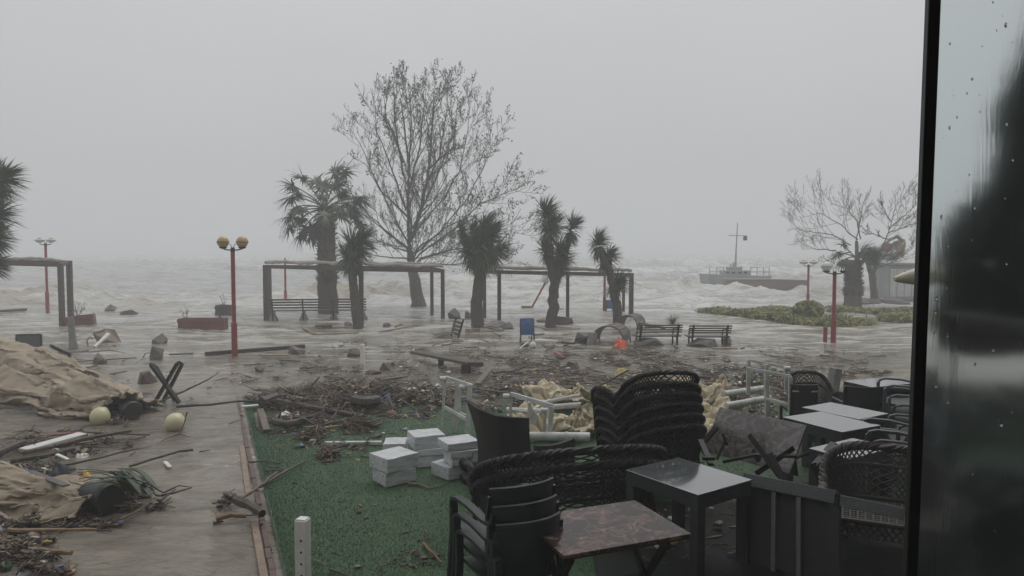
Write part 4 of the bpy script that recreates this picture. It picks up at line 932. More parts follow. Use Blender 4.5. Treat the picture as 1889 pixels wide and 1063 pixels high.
stick([(326, 750), (390, 747), (486, 738)], 6, dark_wood, 'long dark pole lying over the kerb into the debris heap', 'pole', zs=[.04, .06, .1])
stick([(345, 760), (340, 780), (331, 801), (352, 807)], 2.6, dark_wood, 'upright forked twig beside the lone yellowish globe', zs=[.3, .15, .02, .02])
stick([(331, 801), (310, 808), (288, 819)], 2.6, dark_wood, 'thin twig floating before the lone yellowish globe')
# loose lamp globes
def globe(label, x, y, rpx, m, sink, group='loose lamp globes'):
    b = G(x, y); r = rpx * b.y / FOC; root = thing('lamp_globe', label, 'globe', (b.x, b.y + r, r - sink * r), group=group)
    MB().ball((0, 0, 0), r, 24, 16, Matrix.Rotation(R(35), 3, 'X')).build('shell', m, root, True, sharp=80)
    MB().lathe([(r * .45, -r * .93), (r * .45, -r * 1.04), (r * .38, -r * 1.04)], 16, (0, 0, 0), Matrix.Rotation(R(120), 3, 'X')).build('collar', m, root)
globe('greenish lamp globe resting against the end of the upper tan canvas', 175, 786, 18, green_globe, .25)
globe('yellowish lamp globe floating alone in the open water', 315, 798, 18.5, pale_globe, .25)
globe('orange lamp globe half hidden behind the upper tan canvas', 213, 731, 11.5, mat('orange_globe', (.60, .34, .08), (.5, .27, .06), .3, 3), .3)
# blue deck chairs
def deck(label, x, yb, yt, w, rz, lean=.25):
    b = G(x, yb); s = b.y / FOC; W = w * s; Hh = AT(x, yt, b.y).z; root = thing('deck_chair', label, 'deck chair', b, R(rz), 'blue deck chairs')
    for sx in (-1, 1):
        MB().beam((sx * W / 2, -.02, -.05), (sx * W / 2, lean * .5, Hh * .97), .035, .03).build('back_leg', slat_wood, root, True, .004)
        MB().beam((sx * (W / 2 - .03), .5, -.05), (sx * (W / 2 - .03), .05, Hh * .55), .03, .03).build('front_leg', slat_wood, root, True, .004)
    MB().beam((-W / 2, lean * .5, Hh * .97), (W / 2, lean * .5, Hh * .97), .035, .035).build('top_rail', slat_wood, root, True, .004)
    MB().slab(lambda u, v: ((u - .5) * W * .95, .0 + (lean * .5) * (1 - v) - .03 - .03 * math.sin(PI * v) + .012 * math.sin(u * 9), Hh * (1.0 - .68 * v)), 8, 10, .02).build('canvas', blue_cloth, root)
    MB().slab(lambda u, v: ((u - .5) * W * .9, .05 + .42 * v, Hh * .34 + .05 * v - .04 * math.sin(PI * v)), 6, 6, .02).build('seat_canvas', blue_cloth, root)
deck('blue deck chair standing upright in the water between the yuccas', 973, 632, 588, 25, 6)
deck('smaller blue deck chair far out behind the leaning yucca', 1125, 577, 554, 14, -4)
def float_(label, x, y, rx, rz_, rot, z=0):
    b = G(x, y); s = b.y / FOC; root = thing('fender', label, 'boat fender', (b.x, b.y, rz_ * s * .8 + z), R(rot), 'white boat fenders')
    MB().ball((0, 0, 0), (rx * s, rz_ * s, rz_ * s), 14, 9).build('body', white_plastic, root); MB().tube([(rx * s * .95, 0, 0), (rx * s * 1.1, 0, 0)], .02, 8).build('eyelet', white_plastic, root)
float_('white boat fender lying flat beside the blue deck chair', 997, 633, 13, 4.5, -5)
float_('round white fender in front of the blue deck chair', 983, 642, 6, 6.5, 60)
float_('white fender tucked under the seat of the blue deck chair', 970, 632, 9, 4, 5)
stick([(958, 644), (975, 631)], 3, white_plastic, 'white pipe sticking out beside the round fender', 'pipe', zs=[.05, .2], taper=1)
plank(959, 645, 982, 645, 2.5, pale_wood, 'thin yellow lath in the litter before the white fenders')
# overturned curved seats
def shell(label, x, yb, w, h, rz, m, seed, slots=True):
    b = G(x, yb); s = b.y / FOC; W, Hh = w * s, h * s; root = thing('curved_seat', label, 'seat', b, R(rz), 'overturned curved slatted seats')
    n = 9
    for k in range(n):
        f0, f1 = k / n, (k + .90) / n
        def fn(u, v, f0=f0, f1=f1):
            a = PI * (.02 + .96 * (f0 + (f1 - f0) * v)); return ((u - .5) * .12 * 0 - math.cos(a) * W / 2 * (1 + .0 * u), (u - .5) * .75, math.sin(a) ** .8 * Hh * (1 - .18 * (math.cos(a) * .5 + .5)))
        MB().slab(fn, 2, 2, .03).build('slat', m, root, True)
    for y_ in (-.38, .38):
        MB().tube([(-math.cos(PI * k / 12) * W / 2 * 1.01, y_, math.sin(PI * k / 12) ** .8 * Hh * (1 - .18 * (math.cos(PI * k / 12) * .5 + .5)) + .005) for k in range(13)], .022, 6).build('rib', m, root)
    return root
sh_m = mat('weathered_shell', (.075, .055, .05), (.12, .09, .082), .5, 5, .3, 30)
shell('brown curved slatted seat overturned behind the orange jacket', 1127, 632, 60, 36, -24, sh_m, 1)
shell('farther curved slatted seat overturned at the foot of the leaning yucca', 1163, 606, 42, 28, -30, sh_m, 2)
stick([(1180, 598), (1205, 602), (1225, 606)], 7, dark_wood, 'dark trough of wreckage behind the first slatted bench', 'log', zs=[.3, .15, .2], taper=.8)
b = G(1093, 636); o = MB().tube([(-.02, 0, -.05), (.0, 0, .34)], [.15, .12], 14).build('concrete_pipe', concrete, None); o.location = b; tag(o, 'stub of pale concrete pipe left of the brown curved seat', 'pipe')
stick([(1036, 632), (1058, 634), (1085, 622)], 5, dark_wood, 'dark root mass pushed against the concrete pipe', 'root', zs=[.05, .1, .35])
rock('mound of mud and roots piled left of the concrete pipe', 1076, 632, 40, 18, 31, dark_wood, name='mud_mound')
def cloth_lump(name, label, cat, x, y, w, h, m, seed, amp=.35, d=.5, group=None):
    b = G(x, y); s = b.y / FOC; rng = random.Random(seed); o = V((rng.random() * 9, rng.random() * 9, 0)); W, Hh = w * s, h * s
    def fn(u, v):
        a = 2 * PI * u; r = v; k = 1 + amp * noise.noise(V((math.cos(a) * 1.6, math.sin(a) * 1.6, v * 2)) + o)
        return (math.cos(a) * r * W / 2 * k, math.sin(a) * r * W * d * k, Hh * (1 - r ** 2.2) * (1 + amp * noise.noise(V((math.cos(a) * r * 3, math.sin(a) * r * 3, 1)) + o)) - .02)
    ob = MB().slab(fn, 26, 8, .012).build(name, m, None, True, sharp=60); ob.location = b; return tag(ob, label, cat, group)
jk = cloth_lump('orange_jacket', 'crumpled bright orange jacket lying in the mud before the curved seat', 'jacket', 1145, 641, 30, 13, orange_cloth, 3, .6)
hd = cloth_lump('hood', None, None, 1142, 640, 13, 16, orange_cloth, 5, .5); hd.location -= jk.location; hd.parent = jk
cloth_lump('plastic_sheet', 'pale plastic sheet crumpled between the two curved seats', 'sheet', 1162, 620, 28, 18, mat('pale_sheet', (.32, .33, .31), (.22, .225, .21), .35, 5), 8, .6)
cloth_lump('mud_sheet', 'brown soaked cloth under the curved seat', 'cloth', 1120, 637, 40, 7, brown_stone, 9, .5)
# reeds behind the bench
rng = random.Random(14); b = G(1240, 605); root = thing('reed_plant', 'tuft of dark reedy leaves sticking up behind the first slatted bench', 'plant', b); mb = MB(); blades(mb, (0, 0, .15), U, 70, .45, .03, rng, (.1, 1.2), .5); mb.build('foliage', yucca_green, root, False)
for i, (x, y, w, h) in enumerate(((1200, 636, 60, 12), (1300, 638, 60, 13), (1340, 637, 20, 16))):
    rock(('rubble bank filling the space under the first slatted bench', 'rubble bank filling the space under the second slatted bench', 'round stone at the end of the second slatted bench')[i], x, y, w, h, 40 + i)
# ------------------------------------------------------------------ collapsed canvas
def canvas(name, label, cat, spine, m, seed, nfold=9, amp=.05, group=None, nu=60, nv=44, noise_a=.07, parent=None, t=.012, ends=(1, 1)):
    """spine: [(px, py, half width px, height px)] in ground pixels; a folded bundle of cloth running along it"""
    P = []
    for x, y, w, h in spine:
        g = G(x, y); s = g.y / FOC; P.append((g, w * s, h * s))
    b = P[0][0].copy(); rng = random.Random(seed); o = V((rng.random() * 30, rng.random() * 30, rng.random() * 30)); n = len(P) - 1
    def fn(u, v):
        x = min(u * n, n - 1e-4); i = int(x); f = x - i; f = f * f * (3 - 2 * f)
        c = P[i][0].lerp(P[i + 1][0], f); w = P[i][1] * (1 - f) + P[i + 1][1] * f; h = P[i][2] * (1 - f) + P[i + 1][2] * f
        tp_ = 1.0
        if ends[0]: tp_ *= min(1, u * 5 + .02) ** .6
        if ends[1]: tp_ *= min(1, (1 - u) * 5 + .02) ** .6
        h *= tp_; w *= .35 + .65 * tp_
        d = (P[min(i + 1, n)][0] - P[i][0]).normalized(); side = V((-d.y, d.x, 0))
        a = PI * (v * 1.06 - .03); ca, sa = math.cos(a), math.sin(a)
        ph = v * nfold * 2 * PI + 2.4 * noise.noise(V((u * 1.3, v * .8, 0)) + o) * 2 + (u - .5) * 3.0 * math.cos(seed + v * 3)
        rid = (.75 + .25 * math.cos(ph)) - .5 + .3 * (1 - abs(math.sin(ph * .5))) ** 2 + .14 * math.sin(ph * 2.1 + 4 * noise.noise(V((u * 2.2, v * 2, 5)) + o)) + .4
        k = 1 + amp / max(w, .12) * (rid - .4) * 1.6 + noise_a / max(w, .1) * (noise.noise(V((u * 2.6, v * 2.2, 3)) + o) + .22 * noise.noise(V((u * 9, v * 7, 3)) + o))
        sag = .06 * math.sin(u * 4 + seed) * (1 - sa)
        return c - b + side * (ca * w * k) + V((0, 0, max(-.03, sa * h * (k * .9 + .1) + sag * h)))
    ob = MB().slab(fn, nu, nv, t).build(name, m, parent, True, sharp=75)
    if parent is None: ob.location = b
    return tag(ob, label, cat, group) if label else ob
def spos(x, y, z=0.0): return G(x, y, z)

def sim_cloth(name, verts_fn, nu, nv, colliders, frames=32, bend=.4, mass=.25, pins=None, sub=True, tens=12, selfcol=True):
    """let a sheet fall over solid shapes and keep the settled mesh"""
    me = bpy.data.meshes.new(name); vs = [tuple(verts_fn(i / nu, j / nv)) for i in range(nu + 1) for j in range(nv + 1)]; w = nv + 1
    me.from_pydata(vs, [], [(i * w + j, (i + 1) * w + j, (i + 1) * w + j + 1, i * w + j + 1) for i in range(nu) for j in range(nv)]); me.update()
    o = bpy.data.objects.new(name, me); COL.objects.link(o); cols = []
    for mb in colliders:
        c = mb.build('cloth_support', None, None, False); md = c.modifiers.new('c', 'COLLISION'); c.collision.thickness_outer = .012; c.collision.cloth_friction = 40; cols.append(c)
    m = o.modifiers.new('cloth', 'CLOTH'); s = m.settings; s.quality = 5; s.mass = mass; s.bending_stiffness = bend; s.tension_stiffness = tens; s.compression_stiffness = tens; s.shear_stiffness = 4; s.air_damping = 2.0
    m.collision_settings.collision_quality = 2; m.collision_settings.distance_min = .008; m.collision_settings.use_self_collision = selfcol; m.collision_settings.self_distance_min = .012
    if pins:
        g = o.vertex_groups.new(name='pin')
        for k, p in enumerate(vs):
            if pins(p): g.add([k], 1.0, 'REPLACE')
        s.vertex_group_mass = 'pin'
    m.point_cache.frame_start = 1; m.point_cache.frame_end = frames
    for f in range(1, frames + 1): sc.frame_set(f)
    dg = bpy.context.evaluated_depsgraph_get(); new = bpy.data.meshes.new_from_object(o.evaluated_get(dg))
    sc.frame_set(1)
    bpy.data.objects.remove(o)
    for c in cols: bpy.data.objects.remove(c)
    return new

def rib_cloth(seed, nu, nv, nf, frames=22):
    gnd = MB().box((1.5, 0, -.1), (8, 6, .2)); ribs = MB(); core = MB().tube([(-.3, 0, .28), (1.2, .05, .24), (2.4, 0, .18), (3.4, 0, .13)], [.3, .28, .20, .14], 10)
    rng = random.Random(seed); off = V((seed, 5, 1))
    for y, z in ((-.85, .42), (-.30, .84), (.12, .95), (.75, .6)):
        y += rng.uniform(-.08, .08) if seed != 3 else 0
        ribs.tube([(-.3, y, z), (1.2, y * .75 + .03, z * .80), (2.4, y * .38, z * .5), (3.3, y * .12, z * .14 + .20)], .028, 6)
    def fn(u, v):
        x = u * 3.3; wd = 3.3 - 2.2 * u ** .9; y = (v - .5) * wd; k = abs(v - .5) * 2; n = noise.noise(V((u * 1.6, v * 2.2, 0)) + off)
        z = 1.14 - .72 * u - (.62 - .52 * u) * k ** 2 + (.06 * math.sin(v * 2 * PI * nf + 5 * n + 3 * u) + .02 * math.sin(v * 2 * PI * nf * 2.3 + 9 * n - 6 * u)) * (1 - .2 * u) + .10 * noise.noise(V((u * 2.4, v * 3, 8)) + off) + .04 * noise.noise(V((u * 6, v * 12, 4)) + off)
        return (x + .05 * noise.noise(V((u * 3, v * 9, 1))), y + .045 * math.cos(v * 2 * PI * nf + 3 * n), z + .10)
    return sim_cloth('canopy', fn, nu, nv, [core, ribs, gnd], frames, .35, .3)
def umbrella(label, me, S_, E_, sy, sz, disc_r, m, group='collapsed beach umbrellas'):
    d = E_ - S_; root = thing('collapsed_umbrella', label, 'umbrella', S_, math.atan2(d.y, d.x), group)
    L = d.length; me.transform(Matrix.Diagonal((L / 3.3, sy, sz, 1))); me.materials.append(m); me.polygons.foreach_set('use_smooth', [True] * len(me.polygons)); me.set_sharp_from_angle(angle=R(70))
    o = bpy.data.objects.new('canopy', me); COL.objects.link(o); o.parent = root
    sd_ = o.modifiers.new('thick', 'SOLIDIFY'); sd_.thickness = .012
    rt = Matrix.Rotation(R(90), 3, 'Y') @ Matrix.Rotation(R(14), 3, 'X'); r = disc_r
    MB().lathe([(r * .8, -.30), (r * .85, -.05), (r, -.03), (r, .03), (r * .9, .05)], 22, (L - .02, 0, r * .95), rt).build('pole_base', mat('black_rubber', (.016, .016, .017), (.03, .03, .03), .45, 20, .2, 60), root, True)
    MB().tube([(0, 0, .35), (L - .2, 0, r * .95)], .035, 8).build('pole', black_metal, root)
    return root
umbrella('upper collapsed tan umbrella, a big folded canvas bundle with a black round end', rib_cloth(3, 68, 94, 7, 24), G(-40, 716), G(246, 774), 1.30, 1.15, .145, tan_cloth)
E2 = G(203, 950); umbrella('lower collapsed tan umbrella with a black round end facing the camera, among the planks', rib_cloth(8, 52, 78, 6, 22), E2 + V((-2.65, .55, 0)), E2, .70, .60, .165, tan_cloth)
# cream canvas and white frames behind the wicker chairs
rngc = random.Random(12); gnd = MB().box((0, 0, -.1), (5, 5, .2)); sup = MB()
for k in range(7): a = V((rngc.uniform(-.6, .6), rngc.uniform(-.4, .4), rngc.uniform(.05, .22))); sup.tube([a, a + V((rngc.uniform(-.7, .7), rngc.uniform(-.3, .3), rngc.uniform(-.05, .2)))], .05, 6)
def cfn(u, v):
    p = V((u * 4.5, v * 4.5, 0)); return ((u - .5) * 1.5 + .16 * noise.noise(p + V((9, 0, 0))), (v - .5) * 1.0 + .12 * noise.noise(p + V((0, 7, 0))), .42 + .16 * noise.noise(p * .9) + .04 * noise.noise(p * 2.2) + .07 * math.sin(v * 24 + 4 * noise.noise(p * .5)))
cme = sim_cloth('cream_canvas', cfn, 58, 52, [sup, gnd], 20, .6, .3); cme.materials.append(cream_cloth); cme.polygons.foreach_set('use_smooth', [True] * len(cme.polygons)); cme.set_sharp_from_angle(angle=R(70))
for lab, x, y, rz, sx, sy, sz, z in (('crumpled cream canvas lying between the white stands and the wicker stack', 1022, 808, 5, 1.0, 1.0, 1.25, 0), ('cream canvas strip over the pipes, beyond the largest crumple', 1032, 756, -12, .95, .8, 1.0, .08),
        ('cream canvas corner heaped low behind the wicker stack', 1082, 800, 100, .7, .6, 1.0, 0), ('upper cream canvas fold right of the wicker stack, tied to the white pipe', 1298, 756, 20, .85, .9, 1.3, .08), ('middle cream canvas fold under the second white pipe', 1312, 784, 200, .72, .7, 1.1, 0), ('lowest cream canvas fold beside the tilted marble tabletop', 1302, 826, 150, .75, .7, 1.1, 0)):
    o = bpy.data.objects.new('cream_canvas', cme); COL.objects.link(o); o.location = G(x, y) + V((0, 0, z)); o.rotation_euler = (0, 0, R(rz)); o.scale = (sx, sy, sz); sd_ = o.modifiers.new('thick', 'SOLIDIFY'); sd_.thickness = .01
    tag(o, lab, 'canvas', 'torn awning canvas')
def pipe(label, p0, p1, r, z0, z1, group='white awning pipes'):
    A, B = G(*p0, z0), G(*p1, z1); s = A.y / FOC; root = thing('pipe', label, 'pipe', A, group=group); d = B - A
    MB().tube([V((0, 0, 0)), d], r * s, 12).build('tube', grime_white, root); MB().tube([d * .60, d * .64], r * s * 1.12, 12).build('sleeve', grime_white, root)
    MB().tube([d * .985, d * 1.005], r * s * .8, 12).build('end_cap', black_metal, root)
pipe('white pipe leading from the upper cream fold to the tall white stand', (1335, 727), (1412, 716), 6, .35, .35)
pipe('thicker white pipe ending under the tall white stand', (1340, 749), (1420, 735), 6.5, .35, .4)
pipe('long white pipe lying low behind the brown lounge chair', (975, 805), (1088, 806), 8.5, .2, .2)
pipe('slim white pipe above the crumpled cream canvas', (1018, 751), (1072, 747), 5, .45, .5)
pipe('thin white pipe pointing out of the cream strip towards the wicker stack', (1000, 743), (1070, 729), 3.5, .4, .5)
pipe('white pipe between the two white stands', (935, 757), (1000, 760), 6, .4, .4)
def stand(label, Y, bars, plates, rollers, group='white metal awning stands'):
    """bars: (x1,y1,x2,y2,w px, dY1, dY2)"""
    b = AT(bars[0][0], bars[0][1], Y); b.z = 0; root = thing('awning_stand', label, 'stand', b, group=group); s = Y / FOC
    for x1, y1, x2, y2, w, d1, d2 in bars:
        MB().beam(AT(x1, y1, Y + d1) - b, AT(x2, y2, Y + d2) - b, w * s, w * s * .8, (0, 1, 0)).build('bar', grime_white, root, True, .004)
    for pl in plates:
        P = [AT(x, y, Y + d) - b for x, y, d in pl]; nn = (P[1] - P[0]).cross(P[2] - P[0]).normalized() * .02; k = len(P)
        MB().add(P + [p + nn for p in P], [tuple(range(k)), tuple(range(2 * k - 1, k - 1, -1))] + [(i, (i + 1) % k, (i + 1) % k + k, i + k) for i in range(k)]).build('plate', grime_white, root, False)
    for x, y, d in rollers:
        c = AT(x, y, Y + d) - b; MB().lathe([(.02, -.045), (.035, -.04), (.035, .04), (.02, .045)], 14, c, Matrix.Rotation(R(90), 3, 'Y')).build('roller', white_plastic, root)
    return root
stand('white metal stand with rollers nearest the white blocks', 10.2, [(822, 697, 870, 712, 7, 0, -.2), (821, 698, 815, 800, 5, 0, 0), (843, 706, 840, 806, 6, .1, .1), (867, 709, 862, 806, 9, -.2, -.2), (820, 751, 862, 775, 6, 0, -.2), (842, 760, 866, 770, 5, .1, -.1)],
      [[(843, 738, -.05), (849, 748, -.05), (844, 772, -.05), (834, 781, -.05), (832, 762, -.05)], [(843, 710, .05), (851, 722, .05), (850, 760, .05), (842, 752, .05)]], [(817, 699, -.02), (853, 714, -.15)])
stand('white metal stand behind the brown lounge chair, holding the cream canvas', 9.8, [(942, 727, 1020, 750, 8, 0, -.3), (943, 729, 940, 790, 5, 0, 0), (977, 742, 976, 775, 7, .05, .05), (976, 774, 987, 800, 7, .05, .05), (1018, 750, 1012, 812, 9, -.3, -.3), (1006, 745, 1004, 800, 6, -.2, -.1), (940, 757, 980, 762, 5, 0, .05)],
      [[(977, 745, .03), (990, 765, .03), (990, 798, .03), (976, 790, .03)]], [(934, 731, -.02), (1004, 757, -.3)])
stand('tall white metal stand with a double top rail, beside the glass tables', 10.0, [(1380, 664, 1452, 679, 5, .5, .3), (1377, 680, 1459, 695, 6, 0, -.2), (1381, 664, 1380, 727, 7, .5, .5), (1414, 672, 1415, 768, 7, .1, .1), (1458, 695, 1458, 765, 7, -.2, -.2), (1450, 679, 1450, 722, 6, .3, .3), (1411, 735, 1458, 747, 5, .1, -.2), (1420, 715, 1450, 723, 4, .2, .2)],
      [[(1408, 690, .15), (1414, 672, .15), (1420, 735, .1), (1410, 742, .1)], [(1412, 742, .1), (1422, 742, .1), (1420, 768, .1), (1414, 768, .1)]], [(1426, 681, .4), (1452, 680, .28)])
# ------------------------------------------------------------------ white stone blocks
def stack(corner_px, rz, items, y0=None):
    """items: (label, sx, sy, sz, drz, dx, dy) from the ground up"""
    g = G(*corner_px, .04); z = .04
    for k, (label, sx, sy, sz, dr, dx, dy) in enumerate(items):
        rng = random.Random(int(corner_px[0]) + k * 7); a = R(rz + dr); ex = V((math.cos(a), math.sin(a), 0)); ey = V((-math.sin(a), math.cos(a), 0))
        m = MB(); m.slab(lambda u, v: ((u - .5) * sx, (v - .5) * sy, 0), 5, 4, sz)
        m.v = [(x + rng.uniform(-.004, .004), y + rng.uniform(-.004, .004), zz + rng.uniform(-.003, .003)) for x, y, zz in m.v]
        o = m.build('stone_block', marble_white, None, True, .006, sharp=30); o.rotation_euler = (R(rng.uniform(-.8, .8)), R(rng.uniform(-.8, .8)), a)
        c = g + ex * (sx / 2) + ey * (sy / 2) + V((dx, dy, 0)); o.location = (c.x, c.y, z + sz / 2 + .003); z += sz + .006
        tag(o, label, 'stone block', 'stacked white stone blocks')
stack((711, 900), 42, [('chipped white block at the bottom of the nearest stack', .37, .32, .15, -6, 0, 0), ('white block on top of the nearest stack of two', .41, .36, .155, 2, .03, -.02)])
stack((707, 856), 4, [('low white block standing alone at the back of the stacks', .27, .30, .24, 0, 0, 0)])
stack((770, 864), 20, [('lowest white block of the middle stack', .36, .32, .125, 2, .01, 0), ('speckled white block in the middle of the middle stack', .36, .30, .075, -3, 0, 0), ('thick white block topping the middle stack', .38, .34, .155, 3, -.03, 0)])
stack((832, 888), 26, [('leaning broken white block at the bottom of the stack by the lounge chair', .38, .34, .145, 14, -.03, .0), ('narrow white block, second from the ground by the lounge chair', .36, .30, .082, -2, .01, .02), ('speckled white block, third from the ground by the lounge chair', .36, .30, .08, -6, 0, .01), ('white block topping the stack by the lounge chair', .38, .34, .085, 0, -.03, 0)])
# ------------------------------------------------------------------ furniture
def shade_sheet_fn(u, v):
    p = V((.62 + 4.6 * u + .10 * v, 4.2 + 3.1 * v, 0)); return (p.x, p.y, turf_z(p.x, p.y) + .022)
o = MB().slab(shade_sheet_fn, 16, 12, .012).build('shade_sheet', mat('painted_shade', (.010, .012, .010), (.022, .027, .022), .75, 5, .4, 60, spec=.2), None, True); tag(o, 'dark sheet standing in for shade on the turf under the tables and wicker chairs', 'shade sheet')  # added dark sheet, shade under the furniture put into its colour
def wicker(label, w, d, arm_h, back_h, seat_h, m, loc, rz, group, cat='armchair', name='wicker_armchair', dens=1.0, rim=.024):
    root = thing(name, label, cat, loc, rz, group)
    def rim_pt(t):
        s = t * 2 - 1; q = abs(s); e = .42
        la = d * .72; arc = PI * d * .28 / 2 + w * .62
        if q > .55:
            f = (q - .55) / .45; x = math.copysign(w / 2, s); y = -d * .22 + f * (d * .72); 
        else:
            a = s / .55 * PI / 2; x = math.copysign(abs(math.sin(a)) ** .62, s) * w / 2; y = -d * .22 - (abs(math.cos(a)) ** .62) * d * .28
        k = max(0, 1 - (q / .60) ** 1.8)
        z = arm_h + (back_h - arm_h) * k - .05 * math.exp(-((q - .60) / .09) ** 2) - (.05 * max(0, (q - .9) / .1) ** 2)
        fl = 1.0 + .05 * k
        return V((x * fl, y - .05 * k, z))
    def low_pt(t):
        p = rim_pt(t); return V((p.x * .84, p.y * .86 + .01, seat_h))
    pts = [rim_pt(i / 46) for i in range(47)]
    L0 = w + 1.6 * d
    # plaited rim: three strands wound round each other
    R_ = MB()
    for k in range(3):
        sp = []
        for i in range(300 + 1):
            t = i / 300; p = rim_pt(t); q = rim_pt(min(1, t + .005)) - rim_pt(max(0, t - .005)); q.normalize(); u = q.cross(V((0, 0, 1))); u = u.normalized() if u.length > .01 else V((1, 0, 0)); v_ = u.cross(q); a = t * 2 * PI * 20 * L0 / 1.7 + k * 2 * PI / 3
            sp.append(p + (u * math.cos(a) + v_ * math.sin(a)) * rim * .5)
        R_.tube(sp, rim * .74, 5)
    R_.build('plaited_rim', m, root, True)
    S = lambda u, v: rim_pt(.0 + u).lerp(low_pt(u), v) + V((0, 0, -.0)) + (V((0, -.02 * math.sin(v * PI), 0)))
    L = (w + 1.6 * d)
    MB().lattice(S, int(L / .034 * dens), 8, .16 / L * 1.5, .0068).build('woven_panel', m, root, True)
    band = [low_pt(i / 30) for i in range(31)]
    MB().tube(band, .02, 6).build('seat_band', m, root); MB().tube([rim_pt(i / 30).lerp(low_pt(i / 30), .36) + V((0, -.008, 0)) for i in range(31)], .013, 5).build('middle_band', m, root)
    # seat
    W2, yf, yb_ = w * .42, d * .44, -d * .40; T_ = MB(); ns = int(W2 * 2 / .028)
    for i in range(ns + 1):
        x = -W2 + 2 * W2 * i / ns; T_.beam((x, yb_ + .06, seat_h + .004 * (i % 2)), (x, yf, seat_h + .004 * (i % 2)), .018, .006)
    for i in range(int((yf - yb_) / .05)):
        y = yb_ + .06 + i * .05; T_.beam((-W2, y, seat_h + .006), (W2, y, seat_h + .006), .014, .005)
    T_.build('woven_seat', m, root, False)
    MB().tube([(-W2, yf, seat_h), (W2, yf, seat_h)], .022, 7).build('front_rail', m, root)
    ap = MB(); ap.lattice(lambda u, v: V((-W2 + 2 * W2 * u, yf + .005, seat_h - .13 * v)), int(W2 * 2 / .05), 3, .12, .006); ap.build('apron', m, root)
    SK = MB().lattice(lambda u, v: low_pt(u) + V((0, 0, -.18 * v)), int(L / .036), 4, .05, .0065); SK.build('side_apron', m, root)
    for sx in (-1, 1):
        MB().tube([(sx * W2, yf, seat_h), (sx * W2 * 1.04, yf + .01, seat_h * .5), (sx * W2 * 1.06, yf + .02, 0)], [.03, .026, .024], 8).build('leg', m, root)
        MB().tube([(sx * W2 * .95, yb_, seat_h), (sx * W2, yb_ - .02, seat_h * .5), (sx * W2 * 1.02, yb_ - .05, 0)], [.03, .026, .024], 8).build('leg', m, root)
        p = rim_pt(0 if sx < 0 else 1); MB().tube([p, V((p.x * .98, p.y + .005, seat_h + .05)), (sx * W2, yf, seat_h)], [rim * 1.0, .026, .024], 8).build('arm_post', m, root)
    return root
ord_ = ('floor', 'second', 'third', 'fourth', 'fifth', 'top')
labs = ['black wicker armchair standing on the ground under the whole wicker stack', 'black wicker armchair second from the ground in the wicker stack', 'black wicker armchair third from the ground in the wicker stack',
        'black wicker armchair third from the top of the wicker stack', 'black wicker armchair second from the top of the wicker stack', 'black wicker armchair topping the tall wicker stack']
WS = V((1.50, 7.75, .03)); wrz = R(24); fwd = V((-math.sin(wrz), math.cos(wrz), 0))
w0 = wicker(labs[0], .92, .70, .56, .78, .36, black_rattan, WS, wrz, 'stacked black wicker armchairs')
for i in range(1, 6):
    tr = random.Random(i); dup(w0, WS + V((-.012 * i, .02 * i, .102 * i)), wrz + R(tr.uniform(-2, 2)), labs[i], rot=(R(-1.2 * i * .6), R(.6 * i), wrz + R(tr.uniform(-3, 3))))
LS = V((.50, 6.78, .03)); lrz = R(17)
l0 = wicker('black wicker loveseat standing under its twin behind the plastic chairs', 1.80, .66, .48, .66, .34, black_rattan, LS, lrz, 'stacked black wicker loveseats', 'loveseat', 'wicker_loveseat', 1.0, .034)
dup(l0, LS + V((-.01, .02, .125)), lrz, 'black wicker loveseat stacked upside on another, its plaited back curving highest', rot=(R(-1), R(.5), lrz + R(1)))
wicker('grey brown wicker armchair facing the camera beside the black door frame', .94, .74, .58, .86, .42, brown_rattan, V((3.08, 6.0, .02)), R(155), 'lone wicker armchairs', dens=1.0, rim=.036)
wicker('round backed black wicker chair behind the glass tables', .60, .60, .62, .86, .42, black_rattan, V((4.25, 10.15, .0)), R(190), 'lone wicker armchairs')
# plastic stacking chairs
def plastic_chair(label, loc, rz, m, group, rot=None):
    root = thing('plastic_armchair', label, 'armchair', loc, rz, group, rot)
    w, d = .50, .50
    MB().slab(lambda u, v: ((u - .5) * w * (.92 + .05 * v), -d / 2 - .10 * v + .11 * (2 * u - 1) ** 2 - .03 * math.sin(PI * v), .43 + .40 * v + .02 * (1 - (2 * u - 1) ** 2) * (1 if v > .98 else v) - .0), 16, 12, .016).build('backrest', m, root, True)
    MB().tube([((u - .5) * w * .97, -d / 2 - .10 + .11 * (2 * u - 1) ** 2, .83 + .02 * (1 - (2 * u - 1) ** 2)) for u in [i / 16 for i in range(17)]], .014, 6).build('top_rail', m, root)
    MB().slab(lambda u, v: ((u - .5) * w * .95, -d / 2 + .02 + v * d, .43 - .015 * math.sin(PI * u) - .02 * math.sin(PI * v)), 10, 8, .022).build('seat', m, root, True)
    for sx in (-1, 1):
        x = sx * (w / 2 + .015)
        MB().sweep([(x * .96, -d / 2 - .05, .62), (x, -d / 2 + .05, .625), (x * 1.03, -.02, .66), (x * 1.03, d / 2 - .08, .665), (x * 1.02, d / 2 - .015, .645), (x * 1.01, d / 2 + .01, .60)], .058, .022).build('armrest', m, root, True)
        MB().sweep([(x * 1.01, d / 2 + .005, .62), (x * 1.0, d / 2 + .01, .40), (x * 1.05, d / 2 + .04, 0)], .055, .035, (0, 1, 0)).build('leg', m, root, True, .004)
        MB().sweep([(x * .95, -d / 2 - .02, .60), (x * .97, -d / 2 - .03, .42), (x * 1.05, -d / 2 - .12, 0)], .05, .035, (0, 1, 0)).build('leg', m, root, True, .004)
        MB().sweep([(x * .93, -d / 2 + .0, .79), (x * .94, -d / 2 + .03, .62)], .03, .022, (0, 1, 0)).build('back_edge', m, root, True)
    return root
